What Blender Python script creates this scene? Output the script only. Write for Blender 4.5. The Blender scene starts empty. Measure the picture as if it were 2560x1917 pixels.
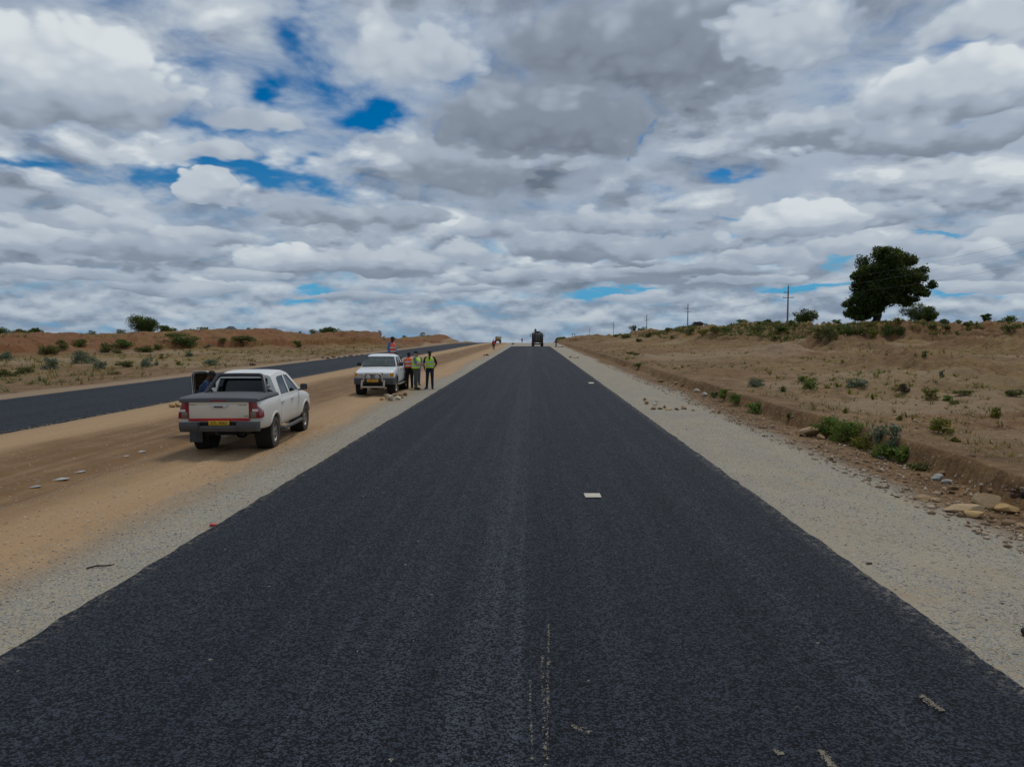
import bpy, bmesh, math, random
import numpy as np
from mathutils import Vector, Matrix, Euler

scene = bpy.context.scene
COL = scene.collection
R = math.radians

# ------------------------------------------------------------------ camera, sky, sun, exposure
CAMH = 2.65
FPX = 1800.0                       # focal length in pixels of the 2560 wide photograph
YAW, PITCH = math.atan(51/FPX), math.atan(124.5/FPX)
cd = bpy.data.cameras.new('camera')
cam = bpy.data.objects.new('camera', cd); COL.objects.link(cam)
cd.sensor_width = 36.0; cd.lens = 36.0*FPX/2560
cd.clip_start = 0.1; cd.clip_end = 20000
cam.location = (0, 0, CAMH)
cam.rotation_euler = (R(90)-PITCH, 0, YAW)
scene.camera = cam
CR = cam.rotation_euler.to_matrix()

def ray(px, py):
    return (CR @ Vector(((px-1280)/FPX, -(py-958.5)/FPX, -1))).normalized()
def at_y(px, py, Y):
    d = ray(px, py); t = Y/d.y
    return Vector((d.x*t, Y, CAMH+d.z*t))

scene.view_settings.view_transform = 'Standard'
scene.view_settings.look = 'None'
scene.view_settings.exposure = 0.0
scene.view_settings.gamma = 1.0
scene.cycles.max_bounces = 6; scene.cycles.diffuse_bounces = 2; scene.cycles.glossy_bounces = 2; scene.cycles.transparent_max_bounces = 8

SUN_EL, SUN_AZ = R(60), R(28)      # azimuth clockwise from +Y
sl = bpy.data.lights.new('sun', 'SUN'); so = bpy.data.objects.new('sun', sl); COL.objects.link(so)
sl.energy = 1.4; sl.angle = R(14); sl.color = (1.0, 0.94, 0.84)
sdir = Vector((math.sin(SUN_AZ)*math.cos(SUN_EL), math.cos(SUN_AZ)*math.cos(SUN_EL), math.sin(SUN_EL)))
so.rotation_euler = sdir.to_track_quat('Z', 'Y').to_euler()

class NT:
    """small helper to write node trees"""
    def __init__(s, nt): s.nt = nt; s.n = nt.nodes; s.l = nt.links
    def put(s, sock, v):
        if v is None: return
        if isinstance(v, bpy.types.NodeSocket): s.l.new(v, sock)
        else: sock.default_value = v
    def new(s, t, **kw):
        n = s.n.new(t)
        for k, v in kw.items(): setattr(n, k, v)
        return n
    def m(s, op, a, b=None, c=None, clamp=False):
        n = s.new('ShaderNodeMath', operation=op, use_clamp=clamp)
        s.put(n.inputs[0], a); s.put(n.inputs[1], b); s.put(n.inputs[2], c)
        return n.outputs[0]
    def v(s, op, a, b=None):
        n = s.new('ShaderNodeVectorMath', operation=op)
        s.put(n.inputs[0], a)
        if op == 'SCALE': s.put(n.inputs[3], b)
        else: s.put(n.inputs[1], b)
        return n.outputs['Value'] if op in ('DOT_PRODUCT', 'LENGTH') else n.outputs[0]
    def xyz(s, x=0., y=0., z=0.):
        n = s.new('ShaderNodeCombineXYZ'); s.put(n.inputs[0], x); s.put(n.inputs[1], y); s.put(n.inputs[2], z)
        return n.outputs[0]
    def sep(s, v):
        n = s.new('ShaderNodeSeparateXYZ'); s.put(n.inputs[0], v); return n.outputs
    def noise(s, vec, scale, detail=4, rough=.5, dist=0., col=False, dim='3D'):
        n = s.new('ShaderNodeTexNoise', noise_dimensions=dim)
        s.put(n.inputs['Vector'], vec); s.put(n.inputs['Scale'], scale); s.put(n.inputs['Detail'], detail)
        s.put(n.inputs['Roughness'], rough); s.put(n.inputs['Distortion'], dist)
        return n.outputs['Color' if col else 'Fac']
    def voro(s, vec, scale, out='Distance', feature='F1', rnd=1.):
        n = s.new('ShaderNodeTexVoronoi', feature=feature)
        s.put(n.inputs['Vector'], vec); s.put(n.inputs['Scale'], scale); s.put(n.inputs['Randomness'], rnd)
        return n.outputs[out]
    def ss(s, x, a, b, lo=0., hi=1., mode='SMOOTHSTEP'):
        n = s.new('ShaderNodeMapRange', interpolation_type=mode)
        n.clamp = True
        s.put(n.inputs[0], x); s.put(n.inputs[1], a); s.put(n.inputs[2], b); s.put(n.inputs[3], lo); s.put(n.inputs[4], hi)
        return n.outputs[0]
    def mix(s, f, a, b, blend='MIX'):
        n = s.new('ShaderNodeMix', data_type='RGBA', blend_type=blend)
        s.put(n.inputs[0], f); s.put(n.inputs[6], a if not isinstance(a, tuple) else a+(1,)*(4-len(a)))
        s.put(n.inputs[7], b if not isinstance(b, tuple) else b+(1,)*(4-len(b)))
        return n.outputs[2]
    def ramp(s, f, stops, interp='LINEAR'):
        n = s.new('ShaderNodeValToRGB'); cr = n.color_ramp; cr.interpolation = interp
        while len(cr.elements) < len(stops): cr.elements.new(0.5)
        for e, (p, c) in zip(cr.elements, stops): e.position = p; e.color = tuple(c)+(1,)*(4-len(c))
        s.put(n.inputs[0], f); return n.outputs[0]

# ---- the sky: a physical blue sky behind broken layers of cloud, all a function of the viewing direction
SKY_STRENGTH = 0.1
def build_world():
    w = bpy.data.worlds.new('World'); scene.world = w; w.use_nodes = True
    t = NT(w.node_tree); t.n.clear()
    out = t.new('ShaderNodeOutputWorld'); bg = t.new('ShaderNodeBackground')
    t.l.new(bg.outputs[0], out.inputs[0]); bg.inputs[1].default_value = SKY_STRENGTH
    d = t.new('ShaderNodeTexCoord').outputs['Generated']
    x, y, z = t.sep(d)
    z0 = t.m('MAXIMUM', t.m('ADD', z, .03), 0.0)
    az = t.m('ARCTAN2', x, y); el = t.m('ARCSINE', z)
    sky = t.new('ShaderNodeTexSky', sky_type='NISHITA')
    sky.sun_disc = False; sky.sun_elevation = SUN_EL; sky.sun_rotation = SUN_AZ
    sky.altitude = 1200; sky.air_density = 1.0; sky.dust_density = 0.6; sky.ozone_density = 2.0
    hs = t.new('ShaderNodeHueSaturation'); hs.inputs['Saturation'].default_value = 1.6; hs.inputs['Value'].default_value = 0.62
    t.l.new(sky.outputs[0], hs.inputs['Color']); blue = t.mix(t.ss(el, R(9.), R(2.5)), hs.outputs[0], tuple(q/SKY_STRENGTH for q in (.075, .33, .56)))
    def layer(off, c):
        zz = t.m('ADD', z0, off+c)
        return t.v('SCALE', t.xyz(x, y, 0.), t.m('DIVIDE', 1.0, zz))
    c = 0.21
    V0, V1 = layer(0, c), layer(0.024, c)
    # warp for the placed masses so their outlines break up like cloud
    wn = t.v('SUBTRACT', t.noise(V0, 2.6, 4, .6, 0., True, '2D'), (.5, .5, .5))
    wx, wy, wz = t.sep(wn)
    amp = t.m('MULTIPLY_ADD', t.m('MAXIMUM', el, 0.), .42, .02)
    waz = t.m('MULTIPLY_ADD', wx, t.m('MULTIPLY', amp, 1.3), az)
    wel = t.m('MULTIPLY_ADD', wy, amp, el)
    AE = t.xyz(waz, wel, 0.)
    def blobs(items):
        acc = 0.0
        for px, py, rx, ry, a in items:
            r = ray(px, py); A = math.atan2(r.x, r.y); E = math.asin(r.z)
            n = t.new('ShaderNodeVectorMath', operation='MULTIPLY_ADD')
            t.put(n.inputs[0], AE); n.inputs[1].default_value = (FPX/rx, FPX/ry, 0); n.inputs[2].default_value = (-A*FPX/rx, -E*FPX/ry, 0)
            g = t.m('POWER', 0.36788, t.v('DOT_PRODUCT', n.outputs[0], n.outputs[0]))
            acc = t.m('MULTIPLY_ADD', g, a, acc)
        return acc
    # heaps of cumulus: rounded cells, and the same field seen slightly higher up for lit tops and grey bases
    def heap(V):
        w = t.v('SCALE', t.v('SUBTRACT', t.noise(V, 2.6, 3, .5, 0., True, '2D'), (.5, .5, .5)), .55)
        w2 = t.v('SCALE', t.v('SUBTRACT', t.noise(V, 9., 3, .5, 0., True, '2D'), (.5, .5, .5)), .13)
        n = t.new('ShaderNodeTexVoronoi', feature='SMOOTH_F1', voronoi_dimensions='2D')
        t.put(n.inputs['Vector'], t.v('ADD', t.v('ADD', V, w), w2)); n.inputs['Scale'].default_value = 2.5; n.inputs['Smoothness'].default_value = .6
        return n.outputs['Distance']
    D0, D1 = heap(V0), heap(V1)
    def field(V): return t.noise(V, 6.2, 4, .5, .0, False, '2D')
    A0, A1 = field(V0), field(V1)
    big = t.noise(t.v('ADD', V0, (1.7, 5.2, 0.)), .8, 3, .5, 0., False, '2D')
    hi = t.noise(t.v('ADD', V0, (3., 9., 0.)), 4.2, 7, .6, .3, False, '2D')      # thin fleecy layer
    hole = blobs(HOLES)
    puff = t.ss(t.m('ADD', D0, t.m('MULTIPLY', t.m('SUBTRACT', hi, .5), .3)), .56, .26)
    cov = t.m('ADD', t.m('MULTIPLY_ADD', t.m('SUBTRACT', .45, D0), .35, .66), t.m('MULTIPLY', t.m('SUBTRACT', hi, .5), 1.2))
    cov = t.m('SUBTRACT', cov, hole)
    covf = t.ss(cov, -.04, .70)
    lite = blobs(LIGHTS)
    e = t.m('MULTIPLY', t.m('SUBTRACT', D1, D0), 1.05)
    e = t.m('ADD', e, t.m('MULTIPLY', t.m('SUBTRACT', A0, A1), .8))
    e = t.m('ADD', t.m('MULTIPLY', e, t.m('MULTIPLY_ADD', puff, .75, .25)), t.m('MULTIPLY', t.m('SUBTRACT', hi, .5), .20))
    e = t.m('ADD', e, t.m('MULTIPLY', t.m('SUBTRACT', big, .5), .45))
    # nearer the horizon: rows of small heaps, each with its own lit top and flat grey base
    def row(S, asp, k, ph, up):
        def f(o): return t.noise(t.v('MULTIPLY', t.v('ADD', d, (ph, 0., o)), (S, S, S*asp)), 1., 4, .52)
        n0, n1 = f(0.), f(up)
        return t.m('ADD', t.m('MULTIPLY', t.m('SUBTRACT', n0, n1), k), t.m('MULTIPLY', t.m('SUBTRACT', n0, .5), .25))
    r1 = row(11., 2.3, 2.1, .3, .020); r2 = row(24., 2.2, 1.25, 1.9, .008)
    w1 = t.ss(el, R(11.), R(5.5)); w2 = t.ss(el, R(4.6), R(2.2))
    e = t.m('ADD', t.m('MULTIPLY', e, t.m('SUBTRACT', 1., t.m('MULTIPLY', w1, .72))), t.m('MULTIPLY', t.m('MULTIPLY', r1, w1), t.m('SUBTRACT', 1., t.m('MULTIPLY', w2, .6))))
    e = t.m('ADD', e, t.m('MULTIPLY', r2, w2))
    e = t.m('ADD', t.m('ADD', e, lite), .52)
    # single cumulus heaps: rounded billowing outline, lit crown, flat grey base
    def bil(S, ph):
        n = t.new('ShaderNodeTexVoronoi', feature='SMOOTH_F1')
        t.put(n.inputs['Vector'], t.v('MULTIPLY', t.v('ADD', t.v('ADD', d, t.v('SCALE', wn, .05)), (ph, 0., 0.)), (S, S, S*1.35))); n.inputs['Scale'].default_value = 1.; n.inputs['Smoothness'].default_value = .45
        return n.outputs['Distance']
    bump = t.m('SUBTRACT', .62, t.m('MULTIPLY_ADD', bil(17., .4), .62, t.m('MULTIPLY', bil(44., 1.1), .38)))
    fuzz = t.m('ADD', t.m('MULTIPLY', bump, 1.25), t.m('MULTIPLY', t.m('SUBTRACT', hi, .5), .7))
    AE2 = t.xyz(t.m('MULTIPLY_ADD', wx, t.m('MULTIPLY', amp, .7), az), t.m('MULTIPLY_ADD', wy, t.m('MULTIPLY', amp, .55), el), 0.)
    solid = None
    for px_, py_, rx_, ry_, top_, base_, soft_ in CUMULUS:
        r = ray(px_, py_); A = math.atan2(r.x, r.y); E = math.asin(r.z)
        n = t.new('ShaderNodeVectorMath', operation='MULTIPLY_ADD')
        t.put(n.inputs[0], AE2); n.inputs[1].default_value = (FPX/rx_, FPX/ry_, 0); n.inputs[2].default_value = (-A*FPX/rx_, -E*FPX/ry_, 0)
        qx, qy, _ = t.sep(n.outputs[0])
        yy = t.m('MAXIMUM', qy, t.m('MULTIPLY', qy, -1.7))
        rr = t.m('MULTIPLY_ADD', yy, yy, t.m('MULTIPLY', qx, qx))
        mk = t.ss(t.m('SUBTRACT', fuzz, rr), -.72-soft_, -.72+soft_)
        tone = t.m('ADD', t.ss(qy, -.60, .70, base_, top_), t.m('MULTIPLY', bump, .46))
        mx = t.new('ShaderNodeMix', data_type='FLOAT'); t.put(mx.inputs[0], t.m('MULTIPLY', mk, .92)); t.put(mx.inputs[2], e); t.put(mx.inputs[3], tone); e = mx.outputs[0]
        solid = mk if solid is None else t.m('MAXIMUM', solid, mk)
    covf = t.m('MAXIMUM', covf, solid); puff = t.m('MAXIMUM', puff, solid)
    cloud = t.ramp(e, CLOUDRAMP, 'EASE')
    cloud = t.mix(t.m('MULTIPLY', t.m('MULTIPLY', t.m('SUBTRACT', 1.0, puff), t.m('SUBTRACT', 1., t.m('MULTIPLY', w1, .7))), .45), cloud, (.37, .45, .56))     # thin veil between the heaps is bluer
    cloud = t.v('SCALE', cloud, 1.0/SKY_STRENGTH)
    far = t.m('POWER', 0.36788, t.m('MULTIPLY', t.m('MAXIMUM', el, 0.), 1/R(3.8)))
    tint = t.v('SCALE', t.mix(t.ss(e, .25, .85), (.215, .285, .38), (.37, .44, .515)), 1.0/SKY_STRENGTH)
    cloud = t.mix(t.m('MULTIPLY', far, .88), cloud, tint)
    col = t.mix(covf, blue, cloud)
    t.l.new(col, bg.inputs[0])

CLOUDRAMP = [(0.0, (.140, .168, .215)), (.27, (.228, .270, .335)), (.5, (.355, .415, .50)), (.74, (.49, .55, .615)), (1.0, (.67, .72, .75))]
# heaps: px, py, rx, ry, tone of the crown, tone of the base, softness of the edge
CUMULUS = [(420,722,170,20,.58,.26,.2),(900,745,150,16,.60,.32,.2),(1620,750,150,14,.60,.34,.2),(1150,722,130,17,.66,.38,.2),(620,692,120,22,.68,.38,.2),(180,692,150,24,.66,.32,.2),(1290,690,130,24,.64,.30,.2),(2300,692,140,24,.66,.32,.2),(2490,722,110,20,.68,.38,.2),(1860,700,140,18,.62,.32,.2),
    (240,560,120,36,.62,.36,.25),(520,600,150,36,.66,.30,.22),(1240,580,120,38,.64,.34,.22),(1950,650,130,32,.64,.28,.22),(2120,620,95,36,.68,.36,.22),(2525,600,110,42,.70,.36,.22),(95,612,125,42,.80,.36,.22),(330,622,180,42,.56,.24,.22),(1160,640,95,40,.70,.42,.22),(1430,618,190,70,.60,.08,.25),(1640,622,130,40,.50,.24,.25),(2420,640,95,36,.78,.40,.2),(2290,625,110,36,.62,.34,.25),
    (700,655,110,42,.86,.38,.16),(935,668,180,46,.66,.10,.22),(1560,694,175,26,.56,.16,.25),(1750,682,190,24,.52,.12,.25),(820,535,180,42,.54,.22,.22),(1020,540,100,38,.48,.22,.25),
    (515,487,84,46,.74,.40,.14),(2180,545,125,50,.72,.24,.2),(1985,562,190,58,.95,.34,.15),(1500,560,200,40,.60,.30,.3),(545,402,120,38,.66,.46,.4),(640,312,150,48,.58,.46,.5),
    (2120,335,250,62,.68,.08,.3),(2385,245,190,92,.88,.24,.22),(2340,345,200,50,.52,.12,.3),(1160,430,170,80,.48,.13,.35),(1360,310,290,140,.38,.04,.4),(1620,125,430,140,.28,.05,.45),
    (1960,95,150,80,.76,.50,.4),(2455,60,140,70,.80,.50,.4),(1070,135,190,90,.72,.52,.4),(150,220,360,135,.94,.20,.32)]
# px, py, rx, ry, amount  (directions given by where they stand in the photograph's sky)
HOLES = [(935,285,95,42,.75),(770,45,60,36,.5),(615,185,40,44,.55),(700,452,150,30,.75),(450,458,190,24,.62),(50,420,110,22,.6),(340,50,140,44,.34),
    (345,215,110,70,.34),(560,350,230,28,.42),(720,200,110,80,.24),(830,180,100,60,.22),(1150,340,70,26,.25),(1120,110,120,50,.3),(2490,95,80,34,.45),
    (2130,250,90,34,.16),(1823,443,55,12,.5),(1595,362,16,14,.5),(1480,738,80,10,1.),(1585,718,45,8,.9),(790,726,60,10,.8),(750,757,50,8,.8),
    (1800,585,24,34,.55),(1840,541,90,6,.4),(2080,642,50,18,.85),(2390,576,90,5,.8),(2000,724,110,8,.95),(2400,733,120,14,.65)]
LIGHTS = [(420,330,140,70,.08),(1390,330,260,150,-.16),(1290,480,220,40,-.18),(1500,110,330,150,-.18),(2280,60,260,60,-.14),(1640,200,130,80,-.06),(700,270,140,60,.14),(520,510,90,22,-.18),
    (830,560,260,25,-.10),(300,660,320,26,-.16),(1000,700,220,20,-.14),(1750,700,260,20,-.14),(760,740,300,30,.06),(2350,765,120,18,.2)]
build_world()
# ------------------------------------------------------------------ helpers
RNG = random.Random(7)
def tag(o, label=None, cat=None, group=None, kind=None):
    if label: o['label'] = label
    if cat: o['category'] = cat
    if group: o['group'] = group
    if kind: o['kind'] = kind
    return o
def empty(name, loc=(0,0,0), rz=0., scale=None):
    o = bpy.data.objects.new(name, None); COL.objects.link(o)
    o.location = loc; o.rotation_euler = (0, 0, rz); o.empty_display_size = .2
    if scale: o.scale = (scale,)*3
    return o
def thing(name, label, cat, loc=(0,0,0), rz=0., group=None, scale=None):
    return tag(empty(name, loc, rz, scale), label, cat, group)
def link(name, me, mat, parent=None):
    me.name = name
    o = bpy.data.objects.new(name, me); COL.objects.link(o)
    if mat is not None:
        me.materials.clear()
        for m_ in (mat if isinstance(mat, (list, tuple)) else [mat]): me.materials.append(m_)
    if parent is not None: o.parent = parent
    return o
def np_mesh(name, verts, faces, smooth=False):
    """verts (n,3), faces (m,k) numpy"""
    me = bpy.data.meshes.new(name)
    verts = np.asarray(verts, np.float32); faces = np.asarray(faces, np.int32)
    me.vertices.add(len(verts)); me.vertices.foreach_set('co', verts.ravel())
    m_, k = faces.shape
    me.loops.add(m_*k); me.loops.foreach_set('vertex_index', faces.ravel())
    me.polygons.add(m_); me.polygons.foreach_set('loop_start', np.arange(0, m_*k, k, dtype=np.int32))
    me.polygons.foreach_set('loop_total', np.full(m_, k, np.int32))
    if smooth: me.polygons.foreach_set('use_smooth', np.ones(m_, bool))
    me.update(calc_edges=True); me.validate()
    return me
def copy_tree(o, parent=None):
    c = o.copy(); COL.objects.link(c)
    if parent is not None: c.parent = parent
    for ch in o.children: copy_tree(ch, c)
    return c

class MB:
    """collects shapes into one mesh"""
    def __init__(s): s.bm = bmesh.new()
    def _x(s, verts, M):
        if M is not None: bmesh.ops.transform(s.bm, matrix=M, verts=verts)
    def box(s, c, size, bev=0., seg=2, rot=None):
        r = bmesh.ops.create_cube(s.bm, size=1.0)
        vs = r['verts']
        bmesh.ops.scale(s.bm, vec=size, verts=vs)
        if bev > 0:
            es = list({e for v in vs for e in v.link_edges})
            rb = bmesh.ops.bevel(s.bm, geom=es, offset=bev, segments=seg, affect='EDGES', profile=.5)
            vs = list({v for f in rb['faces'] for v in f.verts} | {v for v in vs if v.is_valid})
        M = Matrix.Translation(c)
        if rot is not None: M = M @ Euler(rot).to_matrix().to_4x4()
        s._x(vs, M); return s
    def rings(s, rings, closed=True, caps=True):
        """loft through rings of equally many points"""
        R_ = [[s.bm.verts.new(p) for p in r] for r in rings]
        n = len(R_[0])
        for a, b in zip(R_, R_[1:]):
            for i in range(n if closed else n-1):
                j = (i+1) % n
                try: s.bm.faces.new((a[i], a[j], b[j], b[i]))
                except ValueError: pass
        if caps and closed:
            for r in (R_[0], R_[-1]):
                try: s.bm.faces.new(r)
                except ValueError: pass
        return s
    def tube(s, pts, rad, n=10, caps=True):
        pts = [Vector(p) for p in pts]
        rad = rad if isinstance(rad, (list, tuple)) else [rad]*len(pts)
        rings = []; up = None
        for i, p in enumerate(pts):
            t = (pts[min(i+1, len(pts)-1)] - pts[max(i-1, 0)]).normalized()
            if up is None:
                up = Vector((0,0,1)) if abs(t.z) < .9 else Vector((1,0,0))
            a = (up - t*up.dot(t)).normalized(); b = t.cross(a); up = a
            rings.append([p + (a*math.cos(2*math.pi*k/n) + b*math.sin(2*math.pi*k/n))*rad[i] for k in range(n)])
        return s.rings(rings, True, caps)
    def lathe(s, prof, axis='X', c=(0,0,0), n=28, caps=False):
        """profile of (radius, along)"""
        c = Vector(c); rings = []
        for r, a in prof:
            ring = []
            for k in range(n):
                u, v = r*math.cos(2*math.pi*k/n), r*math.sin(2*math.pi*k/n)
                ring.append(c + Vector({'X': (a, u, v), 'Y': (v, a, u), 'Z': (u, v, a)}[axis]))
            rings.append(ring)
        return s.rings(rings, True, caps)
    def prism(s, poly, axis, a0, a1):
        """polygon of 2D points pushed along an axis; X: (y,z)  Y: (x,z)  Z: (x,y)"""
        f = {'X': lambda p, a: (a, p[0], p[1]), 'Y': lambda p, a: (p[0], a, p[1]), 'Z': lambda p, a: (p[0], p[1], a)}[axis]
        return s.rings([[f(p, a0) for p in poly], [f(p, a1) for p in poly]])
    def ball(s, c, r, n=12, m=8, rot=None):
        r = r if isinstance(r, (list, tuple)) else (r, r, r)
        rg = []
        for i in range(1, m):
            th = math.pi*i/m
            rg.append([(math.sin(th)*math.cos(2*math.pi*k/n)*r[0], math.sin(th)*math.sin(2*math.pi*k/n)*r[1], math.cos(th)*r[2]) for k in range(n)])
        M = Matrix.Translation(c)
        if rot is not None: M = M @ Euler(rot).to_matrix().to_4x4()
        rg = [[M @ Vector(p) for p in q] for q in rg]
        V_ = [[s.bm.verts.new(p) for p in q] for q in rg]
        for a, b in zip(V_, V_[1:]):
            for i in range(n): s.bm.faces.new((a[i], b[i], b[(i+1) % n], a[(i+1) % n]))
        t = s.bm.verts.new(M @ Vector((0,0,r[2]))); u = s.bm.verts.new(M @ Vector((0,0,-r[2])))
        for i in range(n):
            s.bm.faces.new((t, V_[0][i], V_[0][(i+1) % n])); s.bm.faces.new((u, V_[-1][(i+1) % n], V_[-1][i]))
        return s
    def capsule(s, p0, p1, r0, r1, n=12):
        p0, p1 = Vector(p0), Vector(p1); t = (p1-p0).normalized()
        pts, rad = [], []
        for k in range(4):
            a = math.pi/2*(k+.25)/4
            pts.append(p0 - t*r0*math.cos(a)); rad.append(r0*math.sin(a))
        pts += [p0, p1]; rad += [r0, r1]
        for k in range(3, -1, -1):
            a = math.pi/2*(k+.25)/4
            pts.append(p1 + t*r1*math.cos(a)); rad.append(r1*math.sin(a))
        return s.tube(pts, rad, n)
    def mesh(s, name='m', smooth=None):
        bm = s.bm
        bmesh.ops.remove_doubles(bm, verts=bm.verts[:], dist=1e-5)
        bmesh.ops.recalc_face_normals(bm, faces=bm.faces[:])
        me = bpy.data.meshes.new(name); bm.to_mesh(me); bm.free()
        if smooth is not None:
            me.polygons.foreach_set('use_smooth', np.ones(len(me.polygons), bool))
            if smooth < 180: me.set_sharp_from_angle(angle=R(smooth))
        return me
    def build(s, name, mat, parent=None, smooth=35):
        return link(name, s.mesh(name, smooth), mat, parent)

def evaluated(o):
    dg = bpy.context.evaluated_depsgraph_get(); dg.update()
    return bpy.data.meshes.new_from_object(o.evaluated_get(dg))
def boolean(me, cutters, op='DIFFERENCE'):
    """me minus each of the cutter meshes, as a new mesh"""
    o = bpy.data.objects.new('work', me); COL.objects.link(o); tmp = []
    for c in cutters:
        k = bpy.data.objects.new('cut', c); COL.objects.link(k); tmp.append(k)
        md = o.modifiers.new('b', 'BOOLEAN'); md.object = k; md.operation = op; md.solver = 'EXACT'
    res = evaluated(o)
    for k in tmp+[o]: bpy.data.objects.remove(k)
    return res
def remesh(me, voxel, smooth=3, keep=.5):
    o = bpy.data.objects.new('work', me); COL.objects.link(o)
    md = o.modifiers.new('r', 'REMESH'); md.mode = 'VOXEL'; md.voxel_size = voxel; md.use_smooth_shade = True
    if smooth:
        sm = o.modifiers.new('s', 'SMOOTH'); sm.iterations = smooth; sm.factor = .5
    if keep < 1:
        dc = o.modifiers.new('d', 'DECIMATE'); dc.ratio = keep
    res = evaluated(o)
    bpy.data.objects.remove(o)
    res.polygons.foreach_set('use_smooth', np.ones(len(res.polygons), bool))
    return res

# ------------------------------------------------------------------ numpy noise
def _h(ix, iy, seed):
    n = (ix.astype(np.int64)*374761393 + iy.astype(np.int64)*668265263 + seed*974711) & 0xffffffff
    n = ((n ^ (n >> 13))*1274126177) & 0xffffffff
    return ((n ^ (n >> 16)) & 0xffff)/65535.0
def vnoise(x, y, seed=0):
    ix, iy = np.floor(x), np.floor(y); fx, fy = x-ix, y-iy
    fx = fx*fx*fx*(fx*(fx*6-15)+10); fy = fy*fy*fy*(fy*(fy*6-15)+10)
    a = _h(ix, iy, seed); b = _h(ix+1, iy, seed); c = _h(ix, iy+1, seed); d = _h(ix+1, iy+1, seed)
    return (a*(1-fx)+b*fx)*(1-fy) + (c*(1-fx)+d*fx)*fy
def fbm(x, y, oct=4, seed=0, gain=.5):
    s = 0; a = 1.; t = 0.
    for k in range(oct):
        s = s + a*vnoise(x*2**k+k*17.3, y*2**k-k*9.1, seed+k); t += a; a *= gain
    return s/t - .5
def sstep(x, a, b):
    t = np.clip((x-a)/(b-a), 0, 1); return t*t*(3-2*t)

# ------------------------------------------------------------------ the lie of the land
# main carriageway x -4.34..3.64, second carriageway x -21.1..-14.0, both along +Y; a crest some 200 m off
RX0, RX1, SX0, SX1 = -4.34, 3.64, -21.1, -14.05
def crest(y):
    yy = np.maximum(y-170.0, 0); q = np.minimum(yy, 200.0)
    return -8.2e-5*q*q - 0.033*np.maximum(yy-200, 0)
LY = np.array([-400, 0, 40, 90, 115, 138, 150, 156, 175, 205, 230, 260, 400, 3000.])
LX = np.array([-330,-118,-92,-67,-59.5,-48,-37,-33.5,-35,-27,-24.5,-26,-40,-400.])
LZ = np.array([2.4, 2.5, 2.6, 2.62, 2.95, 3.15, 3.2, 2.9, 1.75, 2.25, .7, .5, .3, .2])
QY = np.array([-400, 0, 60, 105, 128, 175, 230, 262, 300, 500, 3000.])
QX = np.array([380, 145, 97, 71.7, 45.5, 37, 24, 15.5, 14, 30, 400.])
QZ = np.array([4.3, 4.3, 4.3, 4.5, 4.7, 4.8, 3.7, 2.1, 1.2, .6, .3])
CAZ = np.array([-1.2,-0.7453,-0.6453,-0.6229,-0.6133,-0.6075,-0.6005,-0.5918,-0.5839,-0.5778,-0.5718,-0.5587,-0.5429,-0.5302,-0.5173,-0.5086,-0.4981,-0.4875,-0.4772,-0.4708,-0.464,-0.4512,-0.427,-0.4066,-0.379,-0.3593,-0.3494,-0.3419,-0.3293,-0.314,-0.3012,-0.2883,-0.2754,-0.2623,-0.2528,-0.2438,-0.2279,-0.2146,-0.2092,-0.206,-0.1931,-0.1769,-0.1606,-0.1497,-0.1415,-0.1278,-0.1195,-0.1113,-0.1014,-0.09335,0.03008,0.03808,0.05462,0.07111,0.09301,0.1256,0.1391,0.152,0.1686,0.1766,0.1898,0.2004,0.2265,0.2523,0.2676,0.2777,0.3027,0.315,0.3223,0.3374,0.3571,0.3797,0.3982,0.421,0.4432,0.465,0.4862,0.4966,0.507,0.5352,0.5662,0.5887,0.6887,1.2])
CDZ = np.array([-0.6583,-0.6583,-0.6583,-0.5042,-0.3316,-0.3362,-0.4205,-0.6739,-0.4849,-0.4143,-0.456,-1.081,-0.7013,-0.8666,-0.794,-0.4302,-0.3245,-0.5231,-0.2979,-0.4944,-0.5824,-0.3424,-0.2965,0.03305,0.1044,0.2633,-0.0377,-0.3666,-0.3886,-0.8804,-0.9703,-0.4781,-0.5324,-0.719,-0.3208,-0.1801,-0.07988,-0.1679,-0.5925,-1.483,-1.394,-0.853,-0.4579,-0.5311,-0.2804,0.2995,0.1461,-0.4341,-0.8258,0,0,-0.6718,-0.3075,-0.3995,-1.097,-2.002,-1.751,-1.328,-0.8682,-1.623,-1.631,-1.457,-1.237,-1.552,-1.519,-1.347,-0.7968,-1.166,-0.9495,-1.793,-2.12,-1.586,-1.162,-0.6487,-0.3489,-0.7904,-0.8825,-0.8253,-1.134,-1.622,-1.085,-0.9094,-0.9094,-0.9094])          # height trim of the bank crests by bearing
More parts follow.
